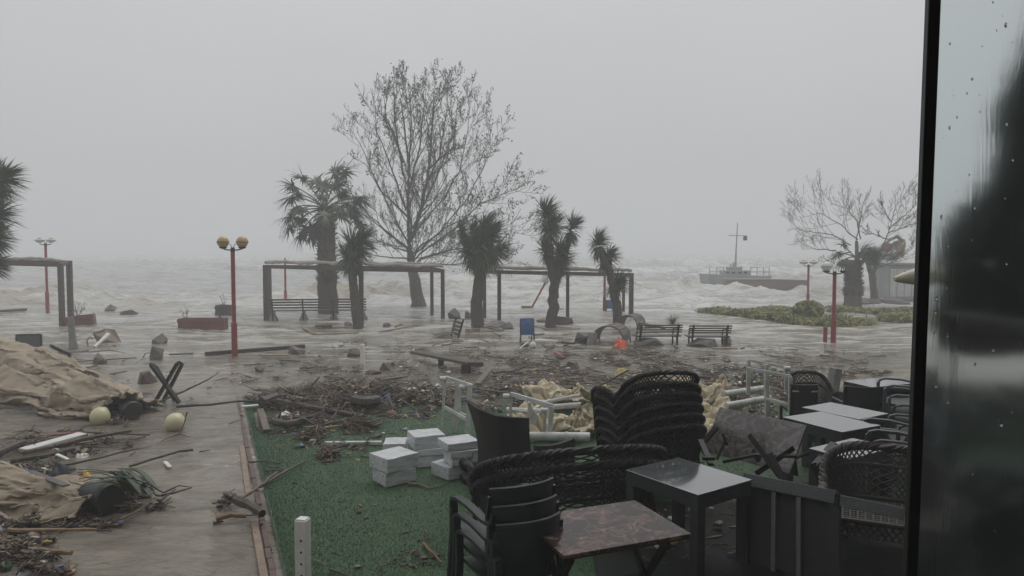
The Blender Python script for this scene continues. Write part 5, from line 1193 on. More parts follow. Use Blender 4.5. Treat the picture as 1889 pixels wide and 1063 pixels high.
PS = V((-.01, 4.98, .0)); prz = R(30); pf = V((-math.sin(prz), math.cos(prz), 0))
pc = plastic_chair('charcoal plastic armchair at the bottom of the nearest stack of three', PS, prz, grey_plastic, 'stacked charcoal plastic armchairs')
dup(pc, PS + pf * .045 + V((0, 0, .105)), prz, 'charcoal plastic armchair in the middle of the nearest stack of three')
dup(pc, PS + pf * .09 + V((0, 0, .21)), prz, 'charcoal plastic armchair on top of the nearest stack of three')
Q1 = G(1640, 905); Q1 = V((4.18, 7.75, 0))
def pst(base, rz, labels, lean=0):
    f = V((-math.sin(rz), math.cos(rz), 0))
    for i, l in enumerate(labels): dup(pgr if True else pc, base + f * .04 * i + V((0, 0, .10 * i)), rz, l, 'grey plastic armchairs by the door frame')
pgr = plastic_chair('grey plastic armchair under another, its arm over the nearest of the glass tables', V((4.02, 7.62, 0)), R(70), pale_grey_plastic, 'grey plastic armchairs by the door frame')
f = V((-math.sin(R(70)), math.cos(R(70)), 0))
dup(pgr, V((4.02, 7.62, .10)) + f * .05, R(70), 'grey plastic armchair stacked on another, its curved arm nearest the wicker armchair')
for i, l in enumerate(('lowest grey plastic armchair of the stack at the far end of the glass tables', 'second grey plastic armchair of the stack at the far end of the glass tables', 'top grey plastic armchair of the stack at the far end of the glass tables')):
    dup(pgr, V((5.12, 9.35, .0 + .12 * i)) + f * .05 * i, R(72), l)
dup(pgr, V((4.62, 8.3, 0)), R(74), 'single grey plastic armchair pushed to the end of the middle glass table')
# tables
glass_top = mat('wet_glass_top', (.085, .095, .10), (.10, .11, .115), .04, 2, .02, 7, spec=.9, coat=.6); glass_top.node_tree.nodes['Principled BSDF'].inputs['IOR'].default_value = 2.3
rat_frame = mat('rattan_frame', (.018, .018, .019), (.034, .034, .036), .45, 120, .5, 180)
marble_brown = mat('marble_brown', (.030, .015, .013), (.22, .13, .11), .22, 7, .04, 30, spec=.4, thr=(.47, .66), detail=10)
def rect_from(near, right, left, z):
    """table rectangle from three pixel corners at height z -> centre, sx (near->right), sy (near->left), angle"""
    n, r_, l_ = G(*near, z), G(*right, z), G(*left, z); a = r_ - n; b_ = l_ - n
    ang = math.atan2(a.y, a.x); ang2 = math.atan2(b_.y, b_.x) - PI / 2; an = (ang + ang2) / 2
    c = n + (a + b_) / 2; return c, a.length, b_.length, an
def glass_table(label, near, right, left, z, group='glass topped rattan tables', grow=1.0):
    c, sx, sy, an = rect_from(near, right, left, z); sx *= grow; sy *= grow
    root = thing('glass_table', label, 'table', (c.x, c.y, 0), an, group)
    MB().box((0, 0, z), (sx, sy, .012)).build('glass_top', glass_top, root, True, .003)
    for s in (-1, 1):
        MB().box((0, s * (sy / 2 - .035), z - .061), (sx - .01, .06, .105)).build('apron', rat_frame, root, True, .004)
        MB().box((s * (sx / 2 - .035), 0, z - .062), (.06, sy - .13, .105)).build('apron', rat_frame, root, True, .004)
        for u in (-1, 1): MB().box((s * (sx / 2 - .045), u * (sy / 2 - .045), (z - .115) / 2), (.085, .085, z - .115)).build('leg', rat_frame, root, True, .004)
    MB().box((0, 0, z - .016), (sx - .14, sy - .14, .008)).build('under_panel', rat_frame, root, False)
    return root
glass_table('nearest wet glass table, between the wicker loveseat and the tilted marble top', (1288, 918), (1376, 886), (1166, 868), .74)
glass_table('farthest of the three wet glass tables before the wicker chair', (1586, 773), (1646, 764), (1473, 752), .74)
glass_table('middle of the three wet glass tables, the one beside the white stand', (1554, 797), (1630, 786), (1440, 770), .74)
glass_table('lowest of the three wet glass tables, under the curved plastic arm', (1572, 850), (1640, 826), (1501, 829), .72)
glass_table('large dark edged glass table standing last by the sunken turf', (1612, 716), (1700, 706), (1560, 704), .74)
def x_base(root, sx, sy, z, m):
    for s in (-1, 1):
        x = s * (sx / 2 - .14)
        MB().beam((x, -sy * .36, .0), (x, sy * .34, z - .03), .055, .025, (1, 0, 0)).build('leg', m, root, True, .003)
        MB().beam((x + .03 * s, sy * .36, .0), (x + .03 * s, -sy * .34, z - .03), .055, .025, (1, 0, 0)).build('leg', m, root, True, .003)
    MB().tube([(-sx / 2 + .14, 0, z / 2), (sx / 2 - .14, 0, z / 2)], .014, 6).build('stretcher', m, root)
c, sx, sy, an = rect_from((1040, 1029), (1276, 988), (958, 957), .73)
mt = thing('marble_table', 'brown marble topped bistro table standing behind the plastic chairs', 'table', (c.x, c.y, 0), an, 'marble topped bistro tables')
MB().box((0, 0, .73), (sx, sy, .024)).build('tabletop', marble_brown, mt, True, .003); MB().box((0, 0, .71), (sx - .02, sy - .02, .012)).build('edge_band', black_metal, mt, False)
x_base(mt, sx, sy, .70, black_metal)
# tilted marble table
marble_grey = mat('marble_grey', (.085, .070, .066), (.27, .24, .23), .16, 8, .04, 30, spec=.6, thr=(.44, .68), detail=10, coat=.15)
for mm_ in (marble_brown, marble_grey):
    for n_ in mm_.node_tree.nodes:
        if n_.type == 'TEX_NOISE': n_.inputs['Distortion'].default_value = 1.6
bk, rt, lf, nr = V((2.42, 8.25, .80)), V((3.06, 7.42, .80)), V((2.09, 8.2, .38)), V((2.76, 7.36, .36))
ex = ((rt - bk) + (nr - lf)) / 2; ey = ((lf - bk) + (nr - rt)) / 2; ez = ex.cross(ey).normalized()
if ez.z < 0: ez = -ez
eyn = ez.cross(ex.normalized()); Mx = Matrix((ex.normalized(), eyn, ez)).transposed(); ctr = (bk + rt + lf + nr) / 4
SXT, SYT = ex.length, ey.length
tt2 = thing('marble_table', 'tilted grey brown marble table thrown over against the glass tables', 'table', ctr, group='marble topped bistro tables', rot=Mx.to_euler())
MB().box((0, 0, 0), (SXT, SYT, .024)).build('tabletop', marble_grey, tt2, True, .003); MB().box((0, 0, -.02), (SXT - .02, SYT - .02, .014)).build('edge_band', black_metal, tt2, False)
for s in (-1, 1):
    MB().beam((s * (SXT / 2 - .14), -SYT * .3, -.03), (s * (SXT / 2 - .14), SYT * .34, -.52), .05, .025).build('leg', black_metal, tt2); MB().beam((s * (SXT / 2 - .17), SYT * .3, -.03), (s * (SXT / 2 - .17), -SYT * .3, -.40), .05, .025).build('leg', black_metal, tt2)
# black folding base lying on it
def tb(u, v, h): return ctr + Mx @ V((u, v, h + .014))
b = tb(-.1, -.1, 0); xb = thing('table_base', 'black folding table base lying with its crossed legs up on the tilted marble top', 'table base', b, group='black folding table bases')
def bar(x1, y1, Y1, x2, y2, Y2, w=.055, h=.025): MB().beam(AT(x1, y1, Y1) - b, AT(x2, y2, Y2) - b, w, h, (.3, 1, .2)).build('leg', black_metal, xb, True, .003)
bar(1382, 802, 7.35, 1444, 886, 7.0); bar(1464, 826, 7.2, 1394, 874, 7.15); bar(1420, 836, 7.05, 1452, 898, 6.85); bar(1390, 830, 7.45, 1400, 850, 7.3)
bar(1333, 800, 7.8, 1342, 822, 7.75, .03, .03); bar(1340, 808, 7.8, 1322, 848, 7.65, .03, .02); bar(1334, 852, 7.6, 1391, 840, 7.35, .03, .03); bar(1391, 840, 7.35, 1470, 842, 7.1, .03, .03)
b = AT(1310, 830, 7.3); xb2 = thing('table_base', 'black crossed table legs jutting between the wicker stack and the tilted marble top', 'table base', b, group='black folding table bases')
MB().beam(AT(1322, 789, 7.45) - b, AT(1290, 824, 7.35) - b, .06, .03).build('leg', black_metal, xb2); MB().beam(AT(1292, 812, 7.3) - b, AT(1312, 858, 7.0) - b, .055, .025).build('leg', black_metal, xb2); MB().beam(AT(1296, 846, 7.0) - b, AT(1318, 846, 7.0) - b, .04, .03).build('foot_bar', black_metal, xb2)
b = AT(1540, 830, 6.75); xb3 = thing('table_base', 'black table leg sticking up across the lowest glass table', 'table base', b, group='black folding table bases')
MB().beam(AT(1538, 818, 6.9) - b, AT(1500, 862, 6.7) - b, .06, .03).build('leg', black_metal, xb3); MB().beam(AT(1500, 855, 6.7) - b, AT(1520, 900, 6.6) - b, .055, .03).build('leg', black_metal, xb3)
# rattan table thrown on its side, underside towards the camera
A, B = AT(1376, 884, 6.05), AT(1540, 917, 5.62); b = V((A.x, A.y, 0)); st = thing('rattan_table', 'dark rattan table thrown on its side, underside with two pale rails facing the camera', 'table', b, group='overturned rattan tables')
ex = (B - A); exn = ex.normalized(); dn = V((-.10, -.30, -1)).normalized(); up_ = exn.cross(dn).normalized(); ln = .92
def sp(u, v, o=0): return A - b + exn * (u * ex.length) + dn * (v * ln) + up_ * o
def strip(name, u0, v0, u1, v1, w, h, m, o=0): MB().beam(sp(u0, v0, o), sp(u1, v1, o), w, h, up_).build(name, m, st, True, .003)
rim_m = mat('woven_rim', (.075, .08, .084), (.17, .175, .18), .42, 150, .6, 150)
strip('woven_edge', -.02, 0, 1.02, 0, .10, .085, rim_m); strip('woven_edge', 0, .05, 0, 1, .075, .07, rat_frame); strip('woven_edge', 1, .05, 1, 1, .075, .07, rat_frame); strip('woven_edge', 0, 1, 1, 1, .075, .07, rat_frame)
rail_m = mat('pale_rail', (.16, .16, .16), (.12, .12, .12), .4, 8)
sg = 1 if up_.y < 0 else -1
MB().add([sp(.02, .02, -.015 * sg), sp(.98, .02, -.015 * sg), sp(.98, .98, -.015 * sg), sp(.02, .98, -.015 * sg), sp(.02, .02, -.03 * sg), sp(.98, .02, -.03 * sg), sp(.98, .98, -.03 * sg), sp(.02, .98, -.03 * sg)], [(0, 1, 2, 3), (7, 6, 5, 4)]).build('under_panel', rat_frame, st, False)
for u in (.34, .62): strip('rail', u, .06, u, .97, .035, .02, rail_m, .02 * sg)
L1 = AT(1668, 948, 5.35) - b; MB().beam(sp(1.06, .02), L1, .085, .075, up_).build('leg', rim_m, st, True, .004); MB().beam(sp(1.0, .02), sp(1.06, .02), .095, .085, up_).build('corner_joint', black_metal, st, True, .004)
# brown lounge chair seen from behind
Y = 7.7; b = V((AT(930, 880, Y).x, Y, 0)); lc = thing('lounge_chair', 'dark brown woven lounge chair with a flared curved back, turned away before the white stands', 'lounge chair', b)
lo = [(862, 738, .15), (880, 752, .0), (915, 766, -.1), (950, 770, -.1), (974, 771, -.02)]
def back(u, v):
    x = u * 4; i = min(int(x), 3); f = x - i; tx = lo[i][0] * (1 - f) + lo[i + 1][0] * f; ty = lo[i][1] * (1 - f) + lo[i + 1][1] * f; dy = lo[i][2] * (1 - f) + lo[i + 1][2] * f
    bx = 872 + 122 * u; by = 905 - 10 * u
    px_ = tx * (1 - v) + bx * v + (18 * math.sin(PI * v) * (1 - u) * .9) - 6 * math.sin(PI * v) * u; py_ = ty * (1 - v) + by * v
    return AT(px_, py_, Y + dy * (1 - v) - .10 * math.sin(PI * u) * (1 - v) + .02) - b
MB().slab(back, 22, 16, .035).build('backrest', textilene, lc, True, sharp=60)
def armp(u, v):
    return AT(988 + 69 * u, (822 - 14 * u + 5 * math.sin(PI * u)) * (1 - v) + 905 * v, Y + .05 + .5 * u) - b
MB().slab(armp, 8, 6, .05).build('armrest', textilene, lc, True, sharp=60)
MB().box((-.05, .35, .30), (.62, .6, .10)).build('seat', textilene, lc, True, .03)
for sx in (-.3, .25):
    for sy in (.08, .6): MB().box((sx, sy, .12), (.05, .05, .26)).build('leg', textilene, lc, True, .006)
# dark chair backs beyond the glass tables
def panel_chair(label, x1, x2, yt, ys, Y, group='dark mesh chairs beyond the glass tables', rail=False):
    b = AT((x1 + x2) / 2, 760, Y); b.z = 0; s = Y / FOC; W = (x2 - x1) * s; zt = AT(x1, yt, Y).z; root = thing('mesh_chair', label, 'chair', b, R(-6), group)
    MB().slab(lambda u, v: ((u - .5) * W, -.06 * math.sin(PI * u) + .06 * v, zt - (zt - .42) * v), 10, 6, .02).build('backrest', textilene, root)
    MB().box((0, .3, .42), (W, .5, .035)).build('seat', textilene, root, True, .01)
    for sx in (-1, 1):
        MB().beam((sx * W / 2, .06, 0), (sx * W / 2, .0, zt), .035, .035).build('frame', black_metal, root); MB().beam((sx * W / 2, .54, 0), (sx * W / 2, .54, .42), .035, .035).build('leg', black_metal, root)
        MB().beam((sx * W / 2, .0, .62), (sx * W / 2, .52, .60), .04, .025).build('armrest', black_metal, root)
    if rail: MB().beam((-W / 2, -.03, zt - .09), (W / 2, -.03, zt - .09), .02, .015).build('trim', grime_white, root)
panel_chair('dark mesh chair with a pale trim line, next to the tall white stand', 1461, 1505, 709, 760, 9.7, rail=True)
panel_chair('dark mesh chair with a plain curved back, right of the round wicker chair', 1560, 1625, 713, 760, 9.4)
panel_chair('dark mesh chair half hidden by the black door frame, behind the plastic stack', 1636, 1690, 716, 760, 10.3)
b = G(1532, 745); gp = thing('stub_post', 'grey squared post stub leaning behind the round wicker chair', 'post', b, R(20)); MB().beam((0, 0, 0), (.10, .0, AT(1532, 680, b.y).z), .15, .15, (0, 1, 0)).build('post', concrete, gp, True, .01)
# cream object hanging by the door frame: street light head of the shore road, on a dark pole
Yb = 9.0; b = AT(1728, 506, Yb); zb = b.z; b.z = 0
sl = thing('wall_lantern', 'large cream cone shaped shade on a dark pole, crossing behind the black door frame', 'lamp', b)
cc = V((0, 0, zb)); ax = V((-1, 0, -.12)).normalized(); rt_ = V((0, 0, 1)).rotation_difference(ax).to_matrix()
MB().lathe([(.01, -.11), (.07, -.09), (.115, -.01), (.128, .09), (.12, .19), (.09, .31), (.066, .41), (.04, .49), (.026, .52)], 22, cc, rt_).build('shade', mat('cream_shade', (.60, .56, .40), (.52, .49, .36), .4, 4), sl)
MB().tube([(.06, .02, 0), (.06, .02, zb - .02)], .02, 8).build('pole', black_metal, sl); MB().ball((.06, .02, zb), .035).build('joint', black_metal, sl)
# behind the wet pane: dark conifer, rolled dark awning, tarp covered table
rng = random.Random(77); b = V((7.0, 9.0, 0)); cf = thing('conifer', 'dark shaggy conifer rising behind the wet glass pane', 'tree', b)
MB().tube([(0, 0, -.1), (0, 0, 6.3)], [.2, .03], 8).build('trunk', bark, cf)
F = MB()
for k in range(26000):
    z = 1.5 + 4.8 * rng.random() ** 1.25; rad = (1.95 - .5 * max(0, 2.4 - z)) * (1 - (z - 1.5) / 5.2) ** .9 * (.72 + .33 * rng.random() ** .5); a = rng.uniform(0, 2 * PI); rad *= (.86 + .28 * noise.noise(V((math.cos(a) * 2, math.sin(a) * 2, z))))
    p = V((rad * math.cos(a), rad * math.sin(a) * .8, z)); d = V((math.cos(a) * .5, math.sin(a) * .5, rng.uniform(.2, 1.2))).normalized(); sd_ = d.orthogonal().normalized(); l = rng.uniform(.12, .3)
    F.add([p - sd_ * .05, p + sd_ * .05, p + d * l], [(0, 1, 2)])
F.build('crown', mat('conifer_green', (.020, .024, .018), (.040, .046, .034), .7, 2), cf, False)
b = AT(1742, 612, 6.3); aw = thing('awning', 'dark rolled awning sagging behind the wet glass pane', 'awning', (b.x, b.y, 0)); z0 = b.z
MB().slab(lambda u, v: (.02 + 2.0 * u, .17 * math.cos(2 * PI * v) + .01 * math.sin(u * 40 + v * 9), z0 + .165 * math.sin(2 * PI * v) * (1 + .12 * math.sin(u * 13)) - .05 * math.sin(u * 5)), 46, 16, .01).build('canvas_roll', mat('dark_canvas', (.035, .030, .028), (.055, .048, .044), .7, 4, .3, 12), aw)
MB().tube([(0, 0, z0), (2.1, 0, z0)], .03, 8).build('roller', black_metal, aw)
for x in (.08, 1.9): MB().tube([(x, 0, 0), (x, 0, z0)], .025, 8).build('post', pale_grey_plastic, aw)
for z in (.55, .9, 1.15): MB().tube([(.08, 0, z - .02), (.08, 0, z + .02)], .032, 8).build('strap', black_metal, aw)
canvas('tarp', 'dark grey tarp over furniture behind the wet glass pane', 'tarp', [(1752, 925, 30, 55), (1800, 925, 36, 60), (1880, 930, 40, 56), (1960, 940, 40, 60)], mat('grey_tarp', (.06, .062, .063), (.09, .092, .094), .6, 3, .2, 9), 21, 5, .05)
canvas('tarp', 'black heap added to darken the lower part of the wet glass pane', 'tarp', [(1722, 1120, 40, 110), (1790, 1130, 70, 200), (1860, 1130, 80, 210), (1960, 1130, 70, 190)], mat('pane_dark_fill', (.012, .012, .012), (.022, .022, .022), .6, 3, .2, 9), 23, 5, .05)  # added black heap in place of the dark reflection low in the pane
hb = G(1820, 815); hd2 = thing('hedge', 'dark hedge row behind the wet glass pane', 'hedge', hb); F = MB()
for k in range(3500):
    p = V((rng.uniform(-.9, 3.0), rng.uniform(-.35, .35), rng.uniform(0, .78))); d = V((rng.gauss(0, 1), rng.gauss(0, 1), rng.gauss(0, 1))).normalized(); e = d.orthogonal().normalized(); F.add([p - e * .03, p + e * .03, p + d * .13], [(0, 1, 2)])
F.build('foliage', MATS['conifer_green'], hd2, False)
# ------------------------------------------------------------------ driftwood, litter, debris
# (left heap)
plank(43, 830, 152, 800, 22, white_paint, 'broad white weathered board in the left hand heap, under the globes', flat=.18, z1=.10, z2=.12)
stick([(43, 835), (100, 824), (157, 818)], 9, wet_wood, 'brown log directly below the broad white board', 'log', zs=[.10, .12, .1], taper=.8)
stick([(100, 824), (165, 808), (242, 795)], 9, dark_wood, 'dark log crossing the end of the broad white board', 'log', zs=[.16, .18, .16], taper=.7)
plank(155, 797, 276, 802, 6, dark_wood, 'straight dark plank reaching from the heap towards the lone globe', z1=.1, z2=.06)
stick([(-8, 838), (20, 826), (44, 816)], 14, dark_wood, 'thick black log cut off by the edge of the view', 'log', zs=[.1, .1, .1], taper=.9)
stick([(20, 851), (80, 842), (138, 828)], 10, dark_wood, 'dark log, lowest of the three under the white board', 'log', zs=[.08, .1, .1], taper=.8)
stick([(115, 860), (180, 846), (255, 827)], 5, dark_wood, 'long dark pole slanting below the heap, between heap and palm leaves', 'pole', zs=[.06, .08, .06], taper=.6)
stick([(238, 861), (290, 845), (330, 833), (356, 830)], 4.5, dark_wood, 'dark knobbly branch drifting alone in the open water', zs=[.03, .06, .06, .06], taper=1.2)
stick([(368, 834), (388, 830)], 3, dark_wood, 'short dark stick drifting past the knobbly branch')
stick([(70, 806), (110, 802), (148, 797)], 5, rust_red, 'reddish stripped branch behind the broad white board', zs=[.06, .08, .05])
plank(35, 808, 75, 803, 5, dark_wood, 'black board at the back of the heap')
plank(232, 812, 268, 806, 5, wet_wood, 'brown board ending the heap below the straight plank')
plank(150, 817, 172, 814, 5, pale_wood, 'short yellow lath beside the blue scrap')
cloth_lump('plastic_scrap', 'blue plastic scrap in the heap', 'litter', 184, 820, 22, 6, mat('blue_plastic', (.05, .12, .36), (.04, .1, .3), .3), 2, .4)
cloth_lump('plastic_bag', 'green plastic bag in front of the heap', 'litter', 66, 852, 22, 11, mat('green_bag', (.04, .20, .075), (.03, .14, .05), .3, 6), 3, .5)
cloth_lump('dark_cloth', 'dark navy cloth draped behind the lower tan umbrella', 'cloth', 108, 890, 46, 34, mat('navy_cloth', (.018, .022, .032), (.03, .034, .045), .6, 6), 4, .5)
plank(56, 870, 122, 896, 12, mat('grey_board', (.10, .10, .095), (.07, .07, .066), .5, 6), 'grey board leaning behind the lower tan umbrella', z1=.25, z2=.35, flat=.2)
plank(104, 838, 126, 848, 7, white_plastic, 'white plastic strip standing in the heap', flat=.25, z1=.12, z2=.06)
plank(304, 852, 314, 862, 7, white_plastic, 'small white carton floating past the knobbly branch', 'carton', 'litter', flat=.4)
cloth_lump('paper', 'crumpled white paper at the tail of the heap', 'litter', 152, 842, 24, 8, white_plastic, 6, .6)
# torn palm leaves
rng = random.Random(41); b = G(228, 905); pl = thing('palm_leaves', 'torn green palm leaves heaped behind the lower black round end', 'leaves', b)
for k in range(26):
    A = G(rng.uniform(225, 300), rng.uniform(900, 916), rng.uniform(.08, .3)) - b; Bq = G(rng.uniform(140, 215), rng.uniform(866, 902), rng.uniform(.15, .55)) - b if k < 18 else G(rng.uniform(200, 262), rng.uniform(864, 872), rng.uniform(.25, .5)) - b
    mid = A.lerp(Bq, .5) + V((0, 0, .14)); w = rng.uniform(.02, .035); sd_ = (Bq - A).cross(V((0, 0, 1))).normalized()
    def fn(u, v, A=A, B=Bq, mid=mid, w=w, sd_=sd_):
        p = A.lerp(mid, u).lerp(mid.lerp(B, u), u); ww = w * (1 - u) ** .6 * (.35 + .65 * min(1, u * 5)); return p + sd_ * ((v - .5) * 2 * ww) + V((0, 0, .012 * abs(v - .5)))
    MB().slab(fn, 7, 2, .004).build('leaf', yucca_green if k % 3 else mat('leaf_dark', (.012, .030, .018), (.03, .055, .03), .4, 5), pl, True)
cloth_lump('yellow_scrap', 'yellow plastic scrap caught in the torn palm leaves', 'litter', 157, 876, 18, 9, mat('yellow_plastic', (.60, .36, .04), (.5, .30, .04), .4), 7, .5)
stick([(297, 914), (325, 908), (354, 899)], 6, wet_wood, 'splintered reddish branch at the tip of the palm leaves', zs=[.08, .1, .1])
stick([(300, 910), (330, 896), (348, 898)], 3, dark_wood, 'thin split branch above the reddish one', zs=[.08, .14, .08])
stick([(222, 958), (250, 945), (273, 930)], 6, pale_wood, 'tan stick lying in front of the palm leaves', zs=[.05, .07, .08])
stick([(15, 980), (90, 978), (178, 977)], 9, pale_wood, 'straight tan pole lying below the lower tan umbrella', 'pole', zs=[.06, .07, .06], taper=.6)
stick([(178, 977), (205, 980)], 5, dark_wood, 'dark tip continuing the straight tan pole')
stick([(-10, 1012), (60, 1014), (132, 1020)], 11, pale_wood, 'thick tan pole nearest the bottom of the view', 'pole', zs=[.08, .08, .08], taper=.9)
stick([(60, 1070), (82, 1045), (98, 1025)], 3.5, dark_wood, 'thin dark stick standing in the nearest debris', zs=[.05, .12, .25])
stick([(60, 984), (95, 985), (125, 978)], 3.5, pale_wood, 'thin peeled twig under the straight tan pole')
for i, (x, y, w, l) in enumerate(((10, 973, 26, 'oval piece of white foam at the edge of the view'), (90, 966, 30, 'largest pinkish white piece of foam under the lower umbrella'), (117, 960, 11, 'small white foam crumb right of the pinkish piece'), (48, 972, 9, 'smaller white foam crumb between two foam pieces'), (43, 1056, 26, 'white foam scrap in the nearest debris'))):
    cloth_lump('foam_piece', l, 'litter', x, y, w, w * .42, white_plastic, 30 + i, .3, group='pieces of white foam')
# clump on the kerb
rng = random.Random(43)
stick([(434, 922), (458, 932), (484, 948)], 17, dark_wood, 'thick short black log lying against the kerb', 'log', zs=[.14, .14, .12], taper=.9)
stick([(446, 921), (480, 898), (510, 872)], 6, wet_wood, 'long stick running from the kerb clump over the turf', zs=[.16, .1, .08], taper=.8)
stick([(478, 899), (515, 876), (545, 860), (565, 849)], 6, wet_wood, 'crooked branch lying on the turf edge', zs=[.06, .09, .08, .07], taper=.5)
stick([(459, 853), (485, 851), (518, 855)], 4, dark_wood, 'straight short stick lying across the kerb', zs=[.07, .08, .07])
stick([(494, 861), (515, 862), (534, 867)], 4, wet_wood, 'upper of two small twigs on the turf edge', zs=[.07] * 3)
stick([(488, 869), (512, 867)], 3.5, dark_wood, 'lower of two small twigs on the turf edge', zs=[.07] * 2)
stick([(398, 958), (425, 950), (455, 952)], 10, mat('orange_bark', (.22, .12, .05), (.14, .075, .035), .6, 9, .4, 40), 'orange brown piece of bark in front of the black log', 'bark', zs=[.06, .08, .06], taper=.8)
stick([(394, 966), (412, 962)], 7, dark_wood, 'charred stub at the tip of the orange bark', 'stub')
# heap on the turf
stick([(512, 740), (560, 750), (610, 758), (652, 766)], 13, dark_wood, 'long dark log running along the front of the debris heap', 'log', zs=[.16, .12, .1, .08], taper=.7)
stick([(654, 738), (675, 742), (698, 738)], 22, dark_wood, 'short thick log lying on the heap, under the blue slat', 'log', zs=[.2, .2, .2], taper=.9)
stick([(484, 744), (498, 738), (513, 734)], 22, dark_wood, 'dark stump with bark at the kerb end of the heap', 'stump', zs=[.14, .16, .16], taper=.9)
stick([(506, 778), (530, 783), (558, 776)], 15, dark_wood, 'thick curved bark piece with a white sheet on it', 'log', zs=[.14, .16, .12], taper=.8)
cloth_lump('white_sheet', 'torn white sheet lying on the curved bark piece', 'sheet', 528, 772, 48, 14, white_plastic, 15, .4)
stick([(546, 763), (565, 775), (584, 786)], 7, dark_wood, 'root end crossing behind the curved bark piece', 'root', zs=[.1, .14, .06])
stick([(566, 776), (576, 768), (585, 762)], 6, dark_wood, 'root branch touching the long dark log', 'root', zs=[.06, .12, .14])
stick([(600, 783), (640, 775), (668, 770)], 6, wet_wood, 'brown branch between log and white blocks', zs=[.06, .14, .08])
stick([(655, 790), (680, 780), (704, 772)], 7, dark_wood, 'dark branch pointing from the rib clump to the white stands', zs=[.08, .14, .12])
stick([(610, 829), (640, 820), (655, 815)], 4, dark_wood, 'dark stick beside the long pale bar', zs=[.07] * 3)
stick([(507, 824), (525, 822)], 3.5, pale_wood, 'small yellow stick alone on the turf')
stick([(600, 790), (632, 785)], 6, pale_wood, 'peeled tan stick before the debris heap', zs=[.07, .09])
stick([(636, 745), (690, 742), (720, 746)], 4, wet_wood, 'thin brown branch bridging heap and white stands', zs=[.15, .18, .1])
stick([(684, 712), (692, 700), (712, 696)], 2.0, dark_wood, 'arched wiry twig over the heap', zs=[.1, .34, .2])
stick([(700, 716), (728, 706), (756, 712)], 2.0, dark_wood, 'second arched wiry twig at the far end of the heap', zs=[.1, .34, .2])
stick([(752, 893), (772, 894), (792, 901)], 7, wet_wood, 'brown stick poking out under the nearest white blocks', zs=[.06] * 3)
stick([(791, 902), (812, 898), (832, 890)], 3, dark_wood, 'thin twig between white blocks and loveseat', zs=[.06] * 3)
stick([(782, 1003), (795, 1018), (815, 1038)], 7, mat('orange_bark', (.2, .1, .05)), 'split brown stick beside the plastic chair legs', zs=[.06, .07, .06])
stick([(786, 1000), (790, 985), (784, 978)], 5, wet_wood, 'curled strip of bark beside the split stick', zs=[.06, .12, .06])
stick([(608, 1050), (640, 1062)], 5, dark_wood, 'dark stick lying near the holed white post', zs=[.06] * 2)
stick([(690, 1041), (722, 1039)], 3, dark_wood, 'thin dark twig on the turf')
stick([(572, 1030), (590, 1036), (600, 1042)], 2.5, pale_wood, 'pale twig beside the holed white post', zs=[.06] * 3)
stick([(700, 1055), (705, 1045), (700, 1035)], 3, wet_wood, 'hooked twig at the bottom of the turf', zs=[.06, .1, .06])
stick([(1089, 722), (1125, 702), (1160, 683)], 3, dark_wood, 'long thin dark rod slanting up over the wicker stack', 'rod', zs=[.5, .65, .8], taper=1)
plank(950, 740, 1060, 724, 5, dark_wood, 'dark plank lying behind the white stands', z1=.15, z2=.2)
plank(868, 716, 960, 728, 6, dark_wood, 'brown beam lying between the two white stands', 'beam', z1=.15, z2=.15)
def lf(label, x, y, w, m, seed): cloth_lump('fallen_leaf', label, 'leaf', x, y, w, w * .22, m, seed, .45, .35, 'single leaves and scraps on the turf')
yel = mat('yellow_leaf', (.38, .36, .07), (.3, .28, .06), .5, 9); wht = white_plastic
lf('yellow green leaf lying alone on the open turf', 670, 915, 13, yel, 1); lf('curled brown leaf on the turf below the yellow one', 720, 966, 16, dry_leaf, 2); lf('small tan leaf on the turf left of the chair legs', 712, 1012, 8, pale_wood, 3)
lf('white scrap standing on the turf left of the blocks', 616, 838, 13, wht, 4); lf('flat brown leaf on the turf before the blocks', 655, 852, 20, dry_leaf, 5); lf('pale scrap on the turf below the block stack', 643, 888, 7, wht, 6)
lf('white scrap at the foot of the nearest block stack', 690, 894, 8, wht, 7); lf('greenish scrap on the open turf', 645, 993, 10, yel, 8)
cloth_lump('yellow_sheet', 'yellow plastic sheet caught in the litter above the wicker stack', 'sheet', 1150, 692, 34, 12, mat('pale_yellow', (.42, .36, .12), (.32, .28, .1), .5, 6), 18, .6)
cloth_lump('yellow_sheet', 'second dull yellow scrap left of the larger yellow sheet', 'sheet', 1118, 716, 26, 8, MATS['pale_yellow'], 19, .6)
cloth_lump('pink_float', 'pink ball lying behind the middle cream canvas fold', 'ball', 1364, 738, 12, 12, mat('pink', (.55, .25, .26)), 20, .05)
cloth_lump('white_bag', 'white plastic bag behind the first white stand', 'litter', 808, 716, 16, 9, white_plastic, 22, .5)
cloth_lump('tan_bag', 'striped sack lying at the end of the heap', 'sack', 724, 768, 24, 13, mat('sack', (.40, .30, .22), (.25, .10, .08), .6, 30), 23, .4)
